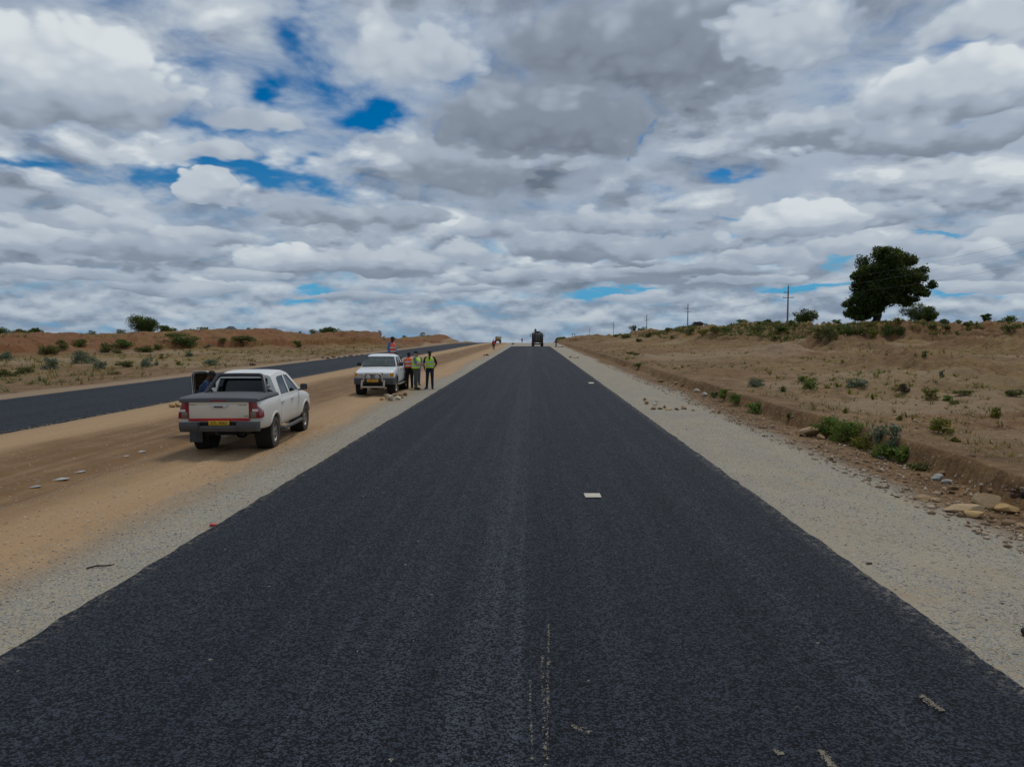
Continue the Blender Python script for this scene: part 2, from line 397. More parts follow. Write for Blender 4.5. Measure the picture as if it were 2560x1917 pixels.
def terrain(x, y, fine=True):
    x = np.asarray(x, float); y = np.asarray(y, float)
    c = crest(y)
    n1 = fbm(x*.055, y*.055, 4, 11); n2 = fbm(x*.33, y*.33, 4, 23); n3 = fbm(x*1.6, y*1.6, 4, 5)
    # ditch beside the right shoulder with its upright outer face
    xw = x + .55*fbm(y*.35, x*0+3, 3, 31) + .16*fbm(y*2.2, x*.8, 3, 37)
    near = 1 - sstep(y, 170, 215)
    dit = -.17*sstep(xw, 6.7, 7.35)*near
    wall = .47*sstep(xw, 8.04, 8.20)*near
    h = np.where(x > 5, dit+wall, 0.)
    rough_r = sstep(xw, 8.2, 11.0)
    plain_r = sstep(x, 9, 62)
    h = h + np.where(x > 5, plain_r*1.0, 0)
    h = h + rough_r*(n1*.7 + n2*.46 + n3*.19 + .10*fbm(x*4.2, y*4.2, 3, 61)*sstep(46-y, 0, 20))
    # terraces left by the grader across the right plain
    tx = x + 5*fbm(y*.05, x*.02, 3, 71) + 1.2*fbm(x*.4, y*.4, 3, 73)
    for xs_, hs_ in ((19., .16), (31., .26), (44., .30)):
        h = h + hs_*(sstep(tx, xs_, xs_+.35) - sstep(tx, xs_-9, xs_+9))*near*sstep(fbm(x*.03, y*.03, 2, int(xs_)), -.12, .02)
    # low heaps on the right plain
    hm = np.maximum(0, fbm(x*.12+4, y*.085, 3, 77)-.02)
    h = h + sstep(x, 13, 24)*(1-sstep(x, 60, 80))*hm*3.2*(1+1.6*n2+1.2*n3)
    # rough edge between shoulder and ditch
    h = h + sstep(x, 5.6, 6.6)*(1-sstep(x, 7.6, 8.0))*(n3*.10+n2*.08)
    # left plain
    dl = -21.9 - x
    rough_l = sstep(dl, 0.3, 6)
    h = h + rough_l*(n1*.5 + n2*.36 + n3*.14 + .15*sstep(dl, 2, 30))
    # dirt strip between the two carriageways
    med = sstep(x, -14.0, -12.6)*(1-sstep(x, -6.6, -5.4))
    h = h + med*(fbm(x*1.3, y*.13, 3, 51)*.09 + n3*.022 + fbm(x*6, y*.5, 2, 58)*.02)
    sh = sstep(x, -6.6, -5.6)*(1-sstep(x, -4.6, -4.3)) + sstep(x, 3.6, 3.9)*(1-sstep(x, 5.8, 6.6))
    h = h + sh*(n3*.018 + fbm(x*7, y*7, 2, 91)*.012)
    # ruts worn into the haul track and a low windrow of graded stone beside the left shoulder
    xr = x + .35*fbm(y*.06, x*0+9, 3, 401)
    for rx_, dp, w_ in ((-7.1, .02, .22), (-8.4, .035, .25), (-10.0, .04, .28), (-11.4, .025, .25), (-12.6, .02, .2)):
        q = (xr-rx_)/w_; h = h + med*dp*(-np.exp(-q*q) + .55*np.exp(-(np.abs(q)-1.7)**2*2))*(.6+1.2*(fbm(x*.7, y*.15, 3, 405)+.5))
    q = (x + 5.75 + .35*fbm(y*.3, x*0+2, 3, 411))/.30
    h = h + np.exp(-q*q)*(.035+.06*(n3+.3)+.05*fbm(x*5, y*5, 2, 415))*np.where((x > -8) & (x < -4.4), 1, 0)
    # banks of dug earth
    def bank(d, W, H, k, seed, force=0.):
        d = d + 5.0*fbm(x*.07, y*.07, 3, seed) + 2.2*fbm(x*.3, y*.3, 3, seed+3)
        s = np.clip((d+W)/W, 0, 1)
        cutm = sstep(fbm(x*.045, y*.045, 2, seed+9), -.10, .06)
        cutm = np.maximum(cutm, force)
        p = .16*sstep(s, 0, .35) + k*((1-cutm)*sstep(s, .25, .55) + cutm*sstep(s, .375, .40)) + (.84-k)*sstep(s, .42, 1.0)
        p = p - .05*cutm*sstep(s, .30, .37)*(1-sstep(s, .375, .385))
        return H*p, d
    Hl = np.interp(y, LY, LZ); Xl = np.interp(y, LY, LX)
    bl, d1 = bank((Xl-x)*.86, 13., Hl, .36, 101)
    heap = np.abs(fbm(x*.11, y*.11, 3, 140))*2
    top = sstep(d1, -6, 0)*(1-sstep(d1, 9, 16))
    bl = bl + top*(.3-heap*.8)*np.clip(Hl/3, 0, 1)*.6 - .35*Hl*sstep(d1, 9, 20)
    bl = bl + sstep(d1, -13, -7)*(n2*.75 + n3*.36)*np.clip(Hl/3, 0, 1)
    azm = np.arctan2(x, np.maximum(y, 1e-3))
    bl = bl + np.interp(azm, CAZ, CDZ)*sstep(d1, -10, -2.5)
    Hr = np.interp(y, QY, QZ); Xr = np.interp(y, QY, QX)
    br, d2 = bank((x-Xr)*.85, 15., np.maximum(Hr-1.0*plain_r, .2), .27, 201, (1-sstep(y, 104, 112))*sstep(x, 40, 50))
    gul = np.abs(fbm(x*.22-y*.1, y*.22+x*.1, 3, 240))*2
    br = br - sstep(d2, -13, -8)*(1-sstep(d2, -3, 1))*gul*1.0*np.clip(Hr/4, 0, 1) + sstep(d2, -14, -8)*(n2*.9+n3*.36)*np.clip(Hr/4, 0, 1)
    br = br - .12*Hr*sstep(d2, 20, 60) + np.interp(azm, CAZ, CDZ)*sstep(d2, -11, -2.5)
    h = h + np.where(x < -22, bl, 0) + np.where(x > 9, br, 0)
    # carriageways sit in a bed slightly below their asphalt
    bed = sstep(x, RX0+.1, RX0+.35)*(1-sstep(x, RX1-.35, RX1-.1)) + sstep(x, SX0+.1, SX0+.4)*(1-sstep(x, SX1-.4, SX1-.1))
    h = h*(1-np.clip(bed, 0, 1)) - .05*bed
    return h + c
def H(x, y): return float(terrain(np.array([x]), np.array([y]))[0])
def hit(px, py, tmax=900.):
    """where the sight line through a point of the photograph first meets the land"""
    d = ray(px, py); t = np.concatenate([np.arange(2, 60, .05), np.arange(60, tmax, .25)])
    X, Y, Z = d.x*t, d.y*t, CAMH+d.z*t
    b = np.nonzero(Z < terrain(X, Y))[0]
    i = b[0] if len(b) else len(t)-1
    return Vector((X[i], Y[i], H(X[i], Y[i])))

# ------------------------------------------------------------------ materials
def mat_new(name):
    m_ = bpy.data.materials.new(name); m_.use_nodes = True
    t = NT(m_.node_tree); b = t.n['Principled BSDF']
    return m_, t, b
def simple(name, col, rough=.6, metal=0., var=.12, scale=6., bump=0., bscale=40., spec=.5, coat=0.):
    m_, t, b = mat_new(name)
    o = t.new('ShaderNodeTexCoord').outputs['Object']
    n = t.noise(o, scale, 4, .6)
    c = t.mix(n, tuple(x*(1-var) for x in col), tuple(min(1, x*(1+var)) for x in col))
    t.l.new(c, b.inputs['Base Color'])
    t.put(b.inputs['Roughness'], t.ss(n, .3, .7, rough*.9, min(1, rough*1.1), 'LINEAR'))
    b.inputs['Metallic'].default_value = metal; b.inputs['Specular IOR Level'].default_value = spec
    b.inputs['Coat Weight'].default_value = coat
    if bump:
        bn = t.new('ShaderNodeBump'); bn.inputs['Strength'].default_value = bump; bn.inputs['Distance'].default_value = .01
        t.l.new(t.noise(o, bscale, 3, .6), bn.inputs['Height']); t.l.new(bn.outputs[0], b.inputs['Normal'])
    return m_

def ground_material():
    m_, t, b = mat_new('earth')
    P = t.new('ShaderNodeNewGeometry').outputs['Position']
    def at(n): return t.new('ShaderNodeAttribute', attribute_name=n).outputs['Fac']
    big = t.noise(P, .11, 5, .6); mid = t.noise(P, .9, 5, .62); fine = t.noise(P, 9., 4, .65); grit = t.noise(P, 42., 3, .7)
    px, py, pz = t.sep(P)
    streak = t.noise(t.xyz(t.m('MULTIPLY', px, 3.2), t.m('MULTIPLY', py, .12), 0.), 1., 5, .6)
    streakf = t.noise(t.xyz(t.m('MULTIPLY', px, 11.), t.m('MULTIPLY', py, .35), 3.), 1., 4, .6)
    # bare soil of the plains
    soil = t.mix(t.ss(big, .3, .7), (.185, .104, .043), (.262, .160, .074))
    soil = t.mix(t.ss(mid, .40, .68), soil, (.125, .068, .030))
    soil = t.mix(t.m('MULTIPLY', t.ss(t.noise(P, 3.3, 6, .72), .50, .62), .75), soil, (.105, .060, .028))
    soil = t.mix(t.m('MULTIPLY', t.ss(fine, .5, .72), .4), soil, (.30, .20, .11))
    red = t.mix(t.ss(mid, .3, .7), (.165, .066, .026), (.23, .10, .042))
    red = t.mix(t.m('MULTIPLY', t.ss(fine, .52, .68), .5), red, (.125, .055, .026))
    col = t.mix(at('red'), soil, red)
    pale = t.mix(fine, (.26, .18, .108), (.33, .24, .155))
    col = t.mix(at('pale'), col, pale)
    dry = t.mix(fine, (.27, .175, .06), (.19, .15, .05))
    col = t.mix(t.m('MULTIPLY', at('dry'), t.ss(t.noise(P, 2.6, 5, .7), .42, .56)), col, dry)
    # sandy haul track with a damp crown
    sand = t.mix(streak, (.345, .215, .108), (.44, .295, .165))
    sand = t.mix(t.m('MULTIPLY', t.ss(streakf, .5, .75), .35), sand, (.29, .165, .072))
    wet = t.mix(streak, (.135, .068, .022), (.205, .115, .046))
    sand = t.mix(t.m('MULTIPLY', at('wet'), t.ss(t.m('ADD', streak, t.m('MULTIPLY', mid, .5)), .5, .85, .55, 1.)), sand, wet)
    col = t.mix(at('sand'), col, sand)
    # crushed stone shoulder: pale dust with grey chips
    chips = t.voro(P, 72., 'Color')
    chipsel = t.ss(t.sep(chips)[0], .55, .7)
    dust = t.mix(mid, (.325, .272, .19), (.42, .36, .262))
    dust = t.mix(t.m('MULTIPLY', t.ss(t.noise(P, 1.7, 4, .65), .52, .68), .6), dust, (.38, .275, .165))
    stone = t.mix(t.sep(chips)[1], (.12, .125, .13), (.36, .36, .34))
    amount = t.ss(t.m('ADD', t.noise(t.xyz(t.m('MULTIPLY', px, 1.5), t.m('MULTIPLY', py, .4), 0.), 1., 4, .6), t.m('MULTIPLY', at('stony'), .28)), .36, .60, .25, 1.)
    grav = t.mix(t.m('MULTIPLY', chipsel, amount), dust, stone)
    col = t.mix(at('gravel'), col, grav)
    # small stones and crumbs everywhere
    pc = t.voro(P, 15., 'Color'); pd = t.voro(P, 15., 'Distance')
    peb = t.m('MULTIPLY', t.ss(t.sep(pc)[0], .86, .9), t.ss(pd, .42, .3))
    col = t.mix(t.m('MULTIPLY', peb, .7), col, t.mix(t.sep(pc)[1], (.16, .10, .06), (.56, .5, .42)))
    col = t.mix(t.m('MULTIPLY', t.ss(grit, .35, .65), .3), col, t.v('SCALE', col, .72))
    t.l.new(col, b.inputs['Base Color'])
    t.put(b.inputs['Roughness'], t.m('SUBTRACT', .95, t.m('MULTIPLY', at('wet'), .12)))
    b.inputs['Specular IOR Level'].default_value = .25
    hgt = t.m('ADD', t.m('MULTIPLY', fine, .6), t.m('MULTIPLY', grit, .28))
    hgt = t.m('ADD', hgt, t.m('MULTIPLY', t.m('MULTIPLY', chipsel, at('gravel')), .16))
    hgt = t.m('ADD', hgt, t.m('MULTIPLY', peb, .35))
    hgt = t.m('ADD', hgt, t.m('MULTIPLY', t.m('MULTIPLY', t.noise(P, 2.7, 6, .68), t.m('SUBTRACT', 1., t.m('MAXIMUM', at('gravel'), at('sand')))), 3.2))
    bn = t.new('ShaderNodeBump'); bn.inputs['Strength'].default_value = .75; bn.inputs['Distance'].default_value = .05
    t.l.new(hgt, bn.inputs['Height']); t.l.new(bn.outputs[0], b.inputs['Normal'])
    return m_

def asphalt_material():
    m_, t, b = mat_new('asphalt')
    P = t.new('ShaderNodeNewGeometry').outputs['Position']
    px, py, pz = t.sep(P)
    W = t.v('ADD', P, t.v('SCALE', t.noise(P, 30., 2, .5, 0., True), .02))
    cell = t.voro(W, 56., 'Color'); agg = t.voro(W, 56., 'Distance'); lump = t.noise(P, 31., 4, .66); fine = t.noise(P, 90., 2, .6)
    coarse = t.noise(P, 9., 4, .7)
    big = t.noise(P, .35, 4, .6)
    lane = t.noise(t.xyz(t.m('MULTIPLY', px, 2.3), t.m('MULTIPLY', py, .03), 0.), 1., 5, .6)
    lanef = t.noise(t.xyz(t.m('MULTIPLY', px, 9.), t.m('MULTIPLY', py, .05), 5.), 1., 4, .6)
    rnd = t.sep(cell)[0]
    hgt = t.m('ADD', t.m('MULTIPLY', t.m('SUBTRACT', .62, agg), .5), t.m('MULTIPLY', lump, .8))
    hgt = t.m('ADD', hgt, t.m('MULTIPLY', t.m('SUBTRACT', rnd, .5), .30))
    hgt = t.m('ADD', hgt, t.m('MULTIPLY', t.m('SUBTRACT', coarse, .5), .22))
    pit = t.ss(hgt, .30, .70)                       # low spots between the stones are darker
    col = t.mix(pit, (.0032, .0042, .0066), (.025, .0325, .050))
    pas = t.noise(t.xyz(t.m('MULTIPLY', px, .9), t.m('MULTIPLY', py, .012), 7.), 1., 3, .55)      # roller passes
    col = t.v('SCALE', col, t.ss(pas, .36, .64, .86, 1.13))
    lt = t.m('ADD', t.m('MULTIPLY', t.ss(lane, .42, .72), .55), t.m('MULTIPLY', t.ss(lanef, .48, .78), .45))
    # dusty tracks beside the paving joint
    def band(x0, w): return t.m('POWER', .36788, t.m('POWER', t.m('DIVIDE', t.m('SUBTRACT', px, x0), w), 2.))
    joint = t.m('ADD', t.m('MULTIPLY', band(-.42, .28), .75), t.m('ADD', t.m('MULTIPLY', band(-.13, .05), .8), t.m('MULTIPLY', band(-1.4, .5), .3)))
    lt = t.m('ADD', lt, t.m('MULTIPLY', joint, t.ss(lanef, .25, .7, .35, 1.)))
    lt = t.m('ADD', lt, t.m('MULTIPLY', t.ss(big, .5, .75), .2))
    col = t.mix(t.m('MULTIPLY', t.m('MULTIPLY', lt, .55, None, True), t.ss(pit, .1, .6)), col, (.075, .086, .108))
    # spilled pale dust: one broken line and stray crumbs
    ln = t.m('MULTIPLY', band(.083, .011), t.m('MULTIPLY', t.ss(py, 6.1, 5.4), t.ss(t.noise(t.xyz(px, py, 0.), 26., 4, .7), .46, .6)))
    cr = t.voro(P, 7., 'Color'); crd = t.voro(P, 7., 'Distance')
    crumb = t.m('MULTIPLY', t.ss(t.sep(cr)[0], .955, .965), t.ss(crd, .16, .08))
    sp = t.m('MULTIPLY', t.m('MAXIMUM', ln, t.m('MULTIPLY', crumb, .8)), t.ss(hgt, .4, .55))
    col = t.mix(sp, col, (.36, .31, .23))
    def strip(a, b_): return t.m('MULTIPLY', t.ss(px, a, b_), t.m('LESS_THAN', t.m('ABSOLUTE', t.m('SUBTRACT', px, b_)), .5))
    edge = t.m('MAXIMUM', t.m('MAXIMUM', strip(3.36, 3.66), strip(-4.06, -4.36)), t.m('MAXIMUM', strip(-14.4, -14.05), strip(-20.75, -21.1)))
    col = t.mix(t.m('MULTIPLY', t.m('MULTIPLY', edge, t.ss(t.noise(P, 14., 5, .75), .5, .62)), .6), col, (.33, .29, .23))
    t.l.new(col, b.inputs['Base Color'])
    t.put(b.inputs['Roughness'], t.ss(pit, 0., 1., .9, .66))
    b.inputs['Specular IOR Level'].default_value = .24
    bn = t.new('ShaderNodeBump'); bn.inputs['Strength'].default_value = 1.0; bn.inputs['Distance'].default_value = .022
    t.l.new(hgt, bn.inputs['Height']); t.l.new(bn.outputs[0], b.inputs['Normal'])
    return m_

# ------------------------------------------------------------------ build the land
def build_land():
    a = np.concatenate([np.arange(-180, -54, 3.0), np.arange(-54, 54.01, .105), np.arange(57, 180, 3.0)])
    A = np.radians(a)
    r = np.concatenate([np.geomspace(1.2, 60, 330)[:-1], np.linspace(60, 270, 430)[:-1], np.geomspace(270, 9000, 70)])
    RR, AA = np.meshgrid(r, A, indexing='ij')
    X = RR*np.sin(AA); Y = RR*np.cos(AA)
    Z = terrain(X.ravel(), Y.ravel()).reshape(X.shape)
    nr, na = X.shape
    V = np.stack([X, Y, Z], -1).reshape(-1, 3)
    V = np.vstack([V, [[0, 0, H(0, 0)]]])
    I = np.arange(nr*na).reshape(nr, na)
    J = np.roll(I, -1, axis=1)
    F = np.stack([I[:-1], J[:-1], J[1:], I[1:]], -1).reshape(-1, 4)
    x, y = V[:, 0], V[:, 1]
    n2 = fbm(x*.45, y*.12, 4, 300); n3 = fbm(x*2.3, y*.7, 3, 310)
    w = n2*.9 + n3*.35
    gravel = sstep(x+w*1.1, -6.1, -5.0)*(1-sstep(x, -4.2, -4.1)) + sstep(x, 3.3, 3.5)*(1-sstep(x+w*1.2, 6.0, 6.8))
    gravel = np.where((y > 140) & (x > -6.2) & (x < 7), np.maximum(gravel, sstep(y, 140, 146)), gravel)
    gravel = np.maximum(gravel, .75*sstep(x+w*.5, -13.5, -13.0)*0 + .6*(sstep(x+w, -14.4, -13.9)*0))
    sand = sstep(x+w*.6, -14.4, -13.2)*(1-sstep(x+w*1.2, -6.0, -4.9))
    pale = (1-sstep(-x+w*.8, 22.6, 23.6))*sstep(-x, 20.9, 21.0) + sstep(x+w*.8, -14.4, -13.9)*(1-sstep(x+w*.9, -12.9, -11.9))*.85
    wet = sstep(x+w*1.1, -12.3, -11.0)*(1-sstep(x+w*1.3, -8.7, -6.9))
    Hl = np.interp(y, LY, LX); Qr = np.interp(y, QY, QX)
    redl = sstep(Hl-x, -16, -6); redr = sstep(x-Qr, -14, -4)
    sl = (Hl-x)*.86 + 5.0*fbm(x*.07, y*.07, 3, 101) + 2.2*fbm(x*.3, y*.3, 3, 104)
    face = sstep(sl, -8.8, -8.2)*(1-sstep(sl, -7.2, -6.5))*(x < -22)
    red = np.clip(face + redl*.95*sstep(fbm(x*.06, y*.06, 3, 320), -.35, .02) + redr*.6*sstep(fbm(x*.05, y*.05, 3, 330), -.15, .2), 0, 1)
    red = np.maximum(red, .28*sstep(fbm(x*.05, y*.12, 3, 340), 0., .2)*sstep(x, 9, 14))
    pale = np.maximum(pale, .7*sstep(fbm(x*.045+5, y*.1, 4, 350), .06, .2)*(sstep(x, 9, 12)*(1-redr) + sstep(-x, 23, 27)*(1-redl)))
    dry = np.clip(sstep(-x, 24, 30)*.9 + sstep(x, 9, 20)*.55 + redr*.3, 0, 1)*(1-.6*redl)
    dry = dry*sstep(fbm(x*.08, y*.16, 3, 360), -.2, .12)
    # freshly cut upright face of the ditch and its sandy floor
    stony = np.where(x < 0, .55, .1)
    me_names = [('ground', None), ('gravel_shoulder', (3.6, 6.6)), ('gravel_shoulder', (-5.9, -4.3)), ('dirt_track', (-14.05, -5.9))]
    cx = x[F].mean(1); cy = y[F].mean(1)
    zone = np.zeros(len(F), int)
    for k, (_, rg) in enumerate(me_names):
        if rg: zone[(cx > rg[0]) & (cx < rg[1]) & (cy > 0) & (cy < 260)] = k
    G = ground_material()
    tri = np.stack([I[0], J[0], np.full(na, len(V)-1), np.full(na, len(V)-1)], -1)
    for k, (nm, rg) in enumerate(me_names):
        f = F[zone == k]
        used, inv = np.unique(f, return_inverse=True)
        me = np_mesh(nm, V[used], inv.reshape(f.shape), True)
        for an, av in (('gravel', gravel), ('sand', sand), ('pale', pale), ('wet', wet), ('red', red), ('dry', dry), ('stony', stony)):
            at_ = me.attributes.new(an, 'FLOAT', 'POINT'); at_.data.foreach_set('value', np.clip(av[used], 0, 1).astype(np.float32))
        o = link(nm, me, G); tag(o, kind='structure')
build_land()

def road(x0, x1, y0, y1, seed, name='road'):
    """asphalt mat 4 cm thick, edges slightly wavering"""
    ys = np.concatenate([np.arange(y0, 40, .12), np.arange(40, y1, .6), [y1]]); k = 14
    u = np.linspace(0, 1, k)
    e0 = x0 + .03*fbm(ys*.5, ys*0+seed, 3, seed) + .07*fbm(ys*3.3, ys*0+seed, 3, seed+9)
    e1 = x1 + .03*fbm(ys*.5, ys*0+seed, 3, seed+4) + .07*fbm(ys*3.3, ys*0+seed, 3, seed+7)
    Xs = e0[:, None]*(1-u) + e1[:, None]*u
    Ys = np.repeat(ys[:, None], k, 1)
    if y1 < 160: Ys[-1] += .5*fbm(Xs[-1]*1.0, Xs[-1]*0, 2, 3)
    Z = crest(Ys) + .035 + .02*np.sin(u*math.pi)[None]
    top = np.stack([Xs, Ys, Z], -1)
    L = top[:, :1].copy(); L[..., 0] -= .05; L[..., 2] -= .085
    Rr = top[:, -1:].copy(); Rr[..., 0] += .05; Rr[..., 2] -= .085
    G = np.concatenate([L, top, Rr], 1); n, kk = G.shape[:2]
    end = G[-1:].copy(); end[..., 1] += .05; end[..., 2] -= .09
    G = np.concatenate([G, end], 0); n += 1
    I = np.arange(n*kk).reshape(n, kk)
    F = np.stack([I[:-1, :-1], I[:-1, 1:], I[1:, 1:], I[1:, :-1]], -1).reshape(-1, 4)
    o = link(name, np_mesh(name, G.reshape(-1, 3), F, True), ASPH); tag(o, kind='structure')
ASPH = asphalt_material()
road(RX0, RX1, -12, 149, 1)
road(SX0, SX1, -40, 420, 2)
# ------------------------------------------------------------------ vehicle materials
def paint(name, col, dirt=(.42, .33, .22), amount=.5):
    m_, t, b = mat_new(name)
    o = t.new('ShaderNodeTexCoord').outputs['Object']; x, y, z = t.sep(o)
    n = t.noise(o, 3.2, 5, .62); f = t.noise(o, 26., 4, .6)
    low = t.ss(t.m('ADD', z, t.m('MULTIPLY', t.m('SUBTRACT', n, .5), .7)), 1.15, .35)
    sp = t.m('ADD', t.m('MULTIPLY', low, amount), t.m('MULTIPLY', t.ss(n, .45, .75), amount*.28))
    sp = t.m('MULTIPLY', sp, t.ss(f, .25, .6, .7, 1.))
    c = t.mix(sp, col, dirt); t.l.new(c, b.inputs['Base Color'])
    t.put(b.inputs['Roughness'], t.m('MULTIPLY_ADD', sp, .55, .28))
    b.inputs['Coat Weight'].default_value = .25; b.inputs['Coat Roughness'].default_value = .12
    return m_
def glass_mat(name, tint=(.16, .19, .19), lo=.06, hi=.2, dust=(.10, .10, .085)):
    m_ = bpy.data.materials.new(name); m_.use_nodes = True; t = NT(m_.node_tree); t.n.clear()
    out = t.new('ShaderNodeOutputMaterial')
    tb = t.new('ShaderNodeBsdfTransparent'); tb.inputs[0].default_value = tint+(1,)
    df = t.new('ShaderNodeBsdfDiffuse'); df.inputs[0].default_value = dust+(1,)  # diffuse film: dust on the windows, painted sky sheen on the windscreen
    gl = t.new('ShaderNodeBsdfGlossy'); gl.inputs['Roughness'].default_value = .03; gl.inputs[0].default_value = (.9, .95, .95, 1)
    o = t.new('ShaderNodeTexCoord').outputs['Object']
    a = t.new('ShaderNodeMixShader'); t.put(a.inputs[0], t.ss(t.noise(o, 3., 4, .6), .3, .7, lo, hi)); t.l.new(tb.outputs[0], a.inputs[1]); t.l.new(df.outputs[0], a.inputs[2])
    fr = t.new('ShaderNodeFresnel'); fr.inputs[0].default_value = 1.5
    k = t.new('ShaderNodeMixShader'); t.put(k.inputs[0], t.m('MULTIPLY', fr.outputs[0], 1.0))
    t.l.new(a.outputs[0], k.inputs[1]); t.l.new(gl.outputs[0], k.inputs[2]); t.l.new(k.outputs[0], out.inputs[0])
    return m_
M = dict(
    white=paint('dusty_white_paint', (.76, .74, .69), (.52, .42, .28), .75), tail=paint('dust_caked_white_paint', (.66, .60, .49), (.52, .42, .28), .9), white2=paint('white_paint', (.76, .78, .79), (.50, .43, .33), .35),
    black=simple('black_plastic', (.018, .018, .02), .55, bump=.1), grey=simple('grey_plastic', (.062, .064, .07), .6, bump=.15, bscale=160),
    dust_grey=simple('dusty_grey_plastic', (.066, .064, .062), .65, var=.35, scale=4), bright=simple('sky_sheen_trim', (.62, .64, .66), .3, .35), dark_glass=simple('mirror_face', (.05, .055, .06), .15),  # tailgate handle: sky mirrored in chrome is put into its pale base colour
    under=simple('underbody', (.012, .011, .01), .9), rubber=simple('tyre_rubber', (.028, .026, .025), .85, var=.4, scale=9, bump=.2),
    dirty_rubber=simple('dusty_tyre_rubber', (.05, .044, .038), .9, var=.4, scale=9, bump=.2),
    alloy=simple('dusty_alloy', (.33, .30, .26), .5, .5, var=.3), steel=simple('dull_steel', (.36, .345, .31), .45, .6, var=.3),
    chrome=simple('chrome', (.62, .63, .64), .16, 1.), red_lens=simple('red_lens', (.20, .005, .008), .15, var=.35, coat=.4),
    white_lens=simple('clear_lens', (.62, .62, .60), .15, coat=.6), lamp=simple('lamp_reflector', (.40, .41, .42), .25, .3), amber=simple('amber_lens', (.62, .26, .03), .2, coat=.5),
    dark_lens=simple('smoked_lens', (.17, .12, .09), .2, coat=.5), red_tape=simple('red_reflective_tape', (.46, .007, .012), .4),
    plate=simple('yellow_plate', (.62, .36, .02), .45), plate2=simple('orange_plate', (.62, .30, .02), .45), ink=simple('black_ink', (.012, .012, .012), .6),
    seat=simple('grey_seat_cloth', (.055, .055, .06), .9), glass=glass_mat('tinted_window_glass', (.05, .06, .06), .04, .15, (.03, .03, .03)), glass2=glass_mat('window_glass', (.42, .50, .46)), screen2=glass_mat('painted_sheen_windscreen_glass', (.40, .46, .43), .30, .55, (.17, .20, .18)),  # the windscreen's pale diffuse film paints in reflected sky
    cover=simple('bed_cover_vinyl', (.075, .075, .08), .55, var=.2, bump=.12, bscale=30), badge=simple('badge', (.22, .20, .17), .3, .6),
    bar=simple('dark_bar_steel', (.045, .046, .05), .35, .3), tan_steel=simple('dusty_bull_bar_steel', (.50, .42, .32), .4, .35, var=.2), sticker=simple('sticker', (.05, .30, .26), .4))

def wheel(parent, x, y, r, w, side, spokes, tyre_mat, rim_mat, rim_r):
    """tyre with tread blocks, its rim as a child; side +1 faces +x"""
    prof = [(rim_r, -w*.42), (rim_r+.02, -w*.5), (r*.86, -w*.53), (r*.965, -w*.49), (r*.995, -w*.42), (r, -w*.2), (r, w*.2), (r*.995, w*.42), (r*.965, w*.49), (r*.86, w*.53), (rim_r+.02, w*.5), (rim_r, w*.42)]
    mb = MB().lathe(prof, 'X', (0, 0, 0), 40)
    for k in range(36):
        a = 2*math.pi*k/36
        for s in (-1, 1):
            aa = a + (0 if s > 0 else math.pi/36)
            mb.box((s*w*.40, math.cos(aa)*(r*.985), math.sin(aa)*(r*.985)), (w*.24, r*.085, r*.04), rot=(aa+math.pi/2, 0, 0))
    o = mb.build('wheel', tyre_mat, parent); o.location = (x, y, r)
    q = MB(); fx = side*w*.36
    q.lathe([(rim_r*1.01, -side*w*.4), (rim_r*.985, -side*w*.2), (rim_r*.96, fx*.6), (rim_r*.98, fx), (rim_r*1.02, fx+side*.015)], 'X', (0,0,0), 36)
    q.lathe([(.001, fx*.95), (rim_r*.26, fx*.95), (rim_r*.30, fx*.7)], 'X', (0,0,0), 20)
    for k in range(spokes):
        a = 2*math.pi*(k+.5)/spokes
        c, s_ = math.cos(a), math.sin(a)
        L = rim_r*.72
        q.box((fx*.78, c*rim_r*.60, s_*rim_r*.60), (.03, rim_r*.78, rim_r*(.30 if spokes < 8 else .2)), .006, 1, (a, 0, 0))
    for k in range(6):
        a = 2*math.pi*k/6; q.box((fx, math.cos(a)*rim_r*.18, math.sin(a)*rim_r*.18), (.02, .02, .02))
    rim = q.build('rim', rim_mat, o)
    d = MB().lathe([(.001, 0), (rim_r*.96, 0), (rim_r*.96, -side*.04), (.001, -side*.04)], 'X', (side*w*.08, 0, 0), 28).build('brake_disc', M['under'], o)
    return o

def text_part(name, s, size, mat, parent, loc, rot, ext=.002, sx=1.):
    cu = bpy.data.curves.new('lettering', 'FONT'); cu.body = s; cu.size = size; cu.extrude = ext; cu.align_x = 'CENTER'; cu.align_y = 'CENTER'
    o = bpy.data.objects.new('work', cu); COL.objects.link(o)
    me = evaluated(o); bpy.data.objects.remove(o)
    t = link(name, me, mat, parent); t.location = loc; t.rotation_euler = rot; t.scale = (sx, 1, 1)
    return t

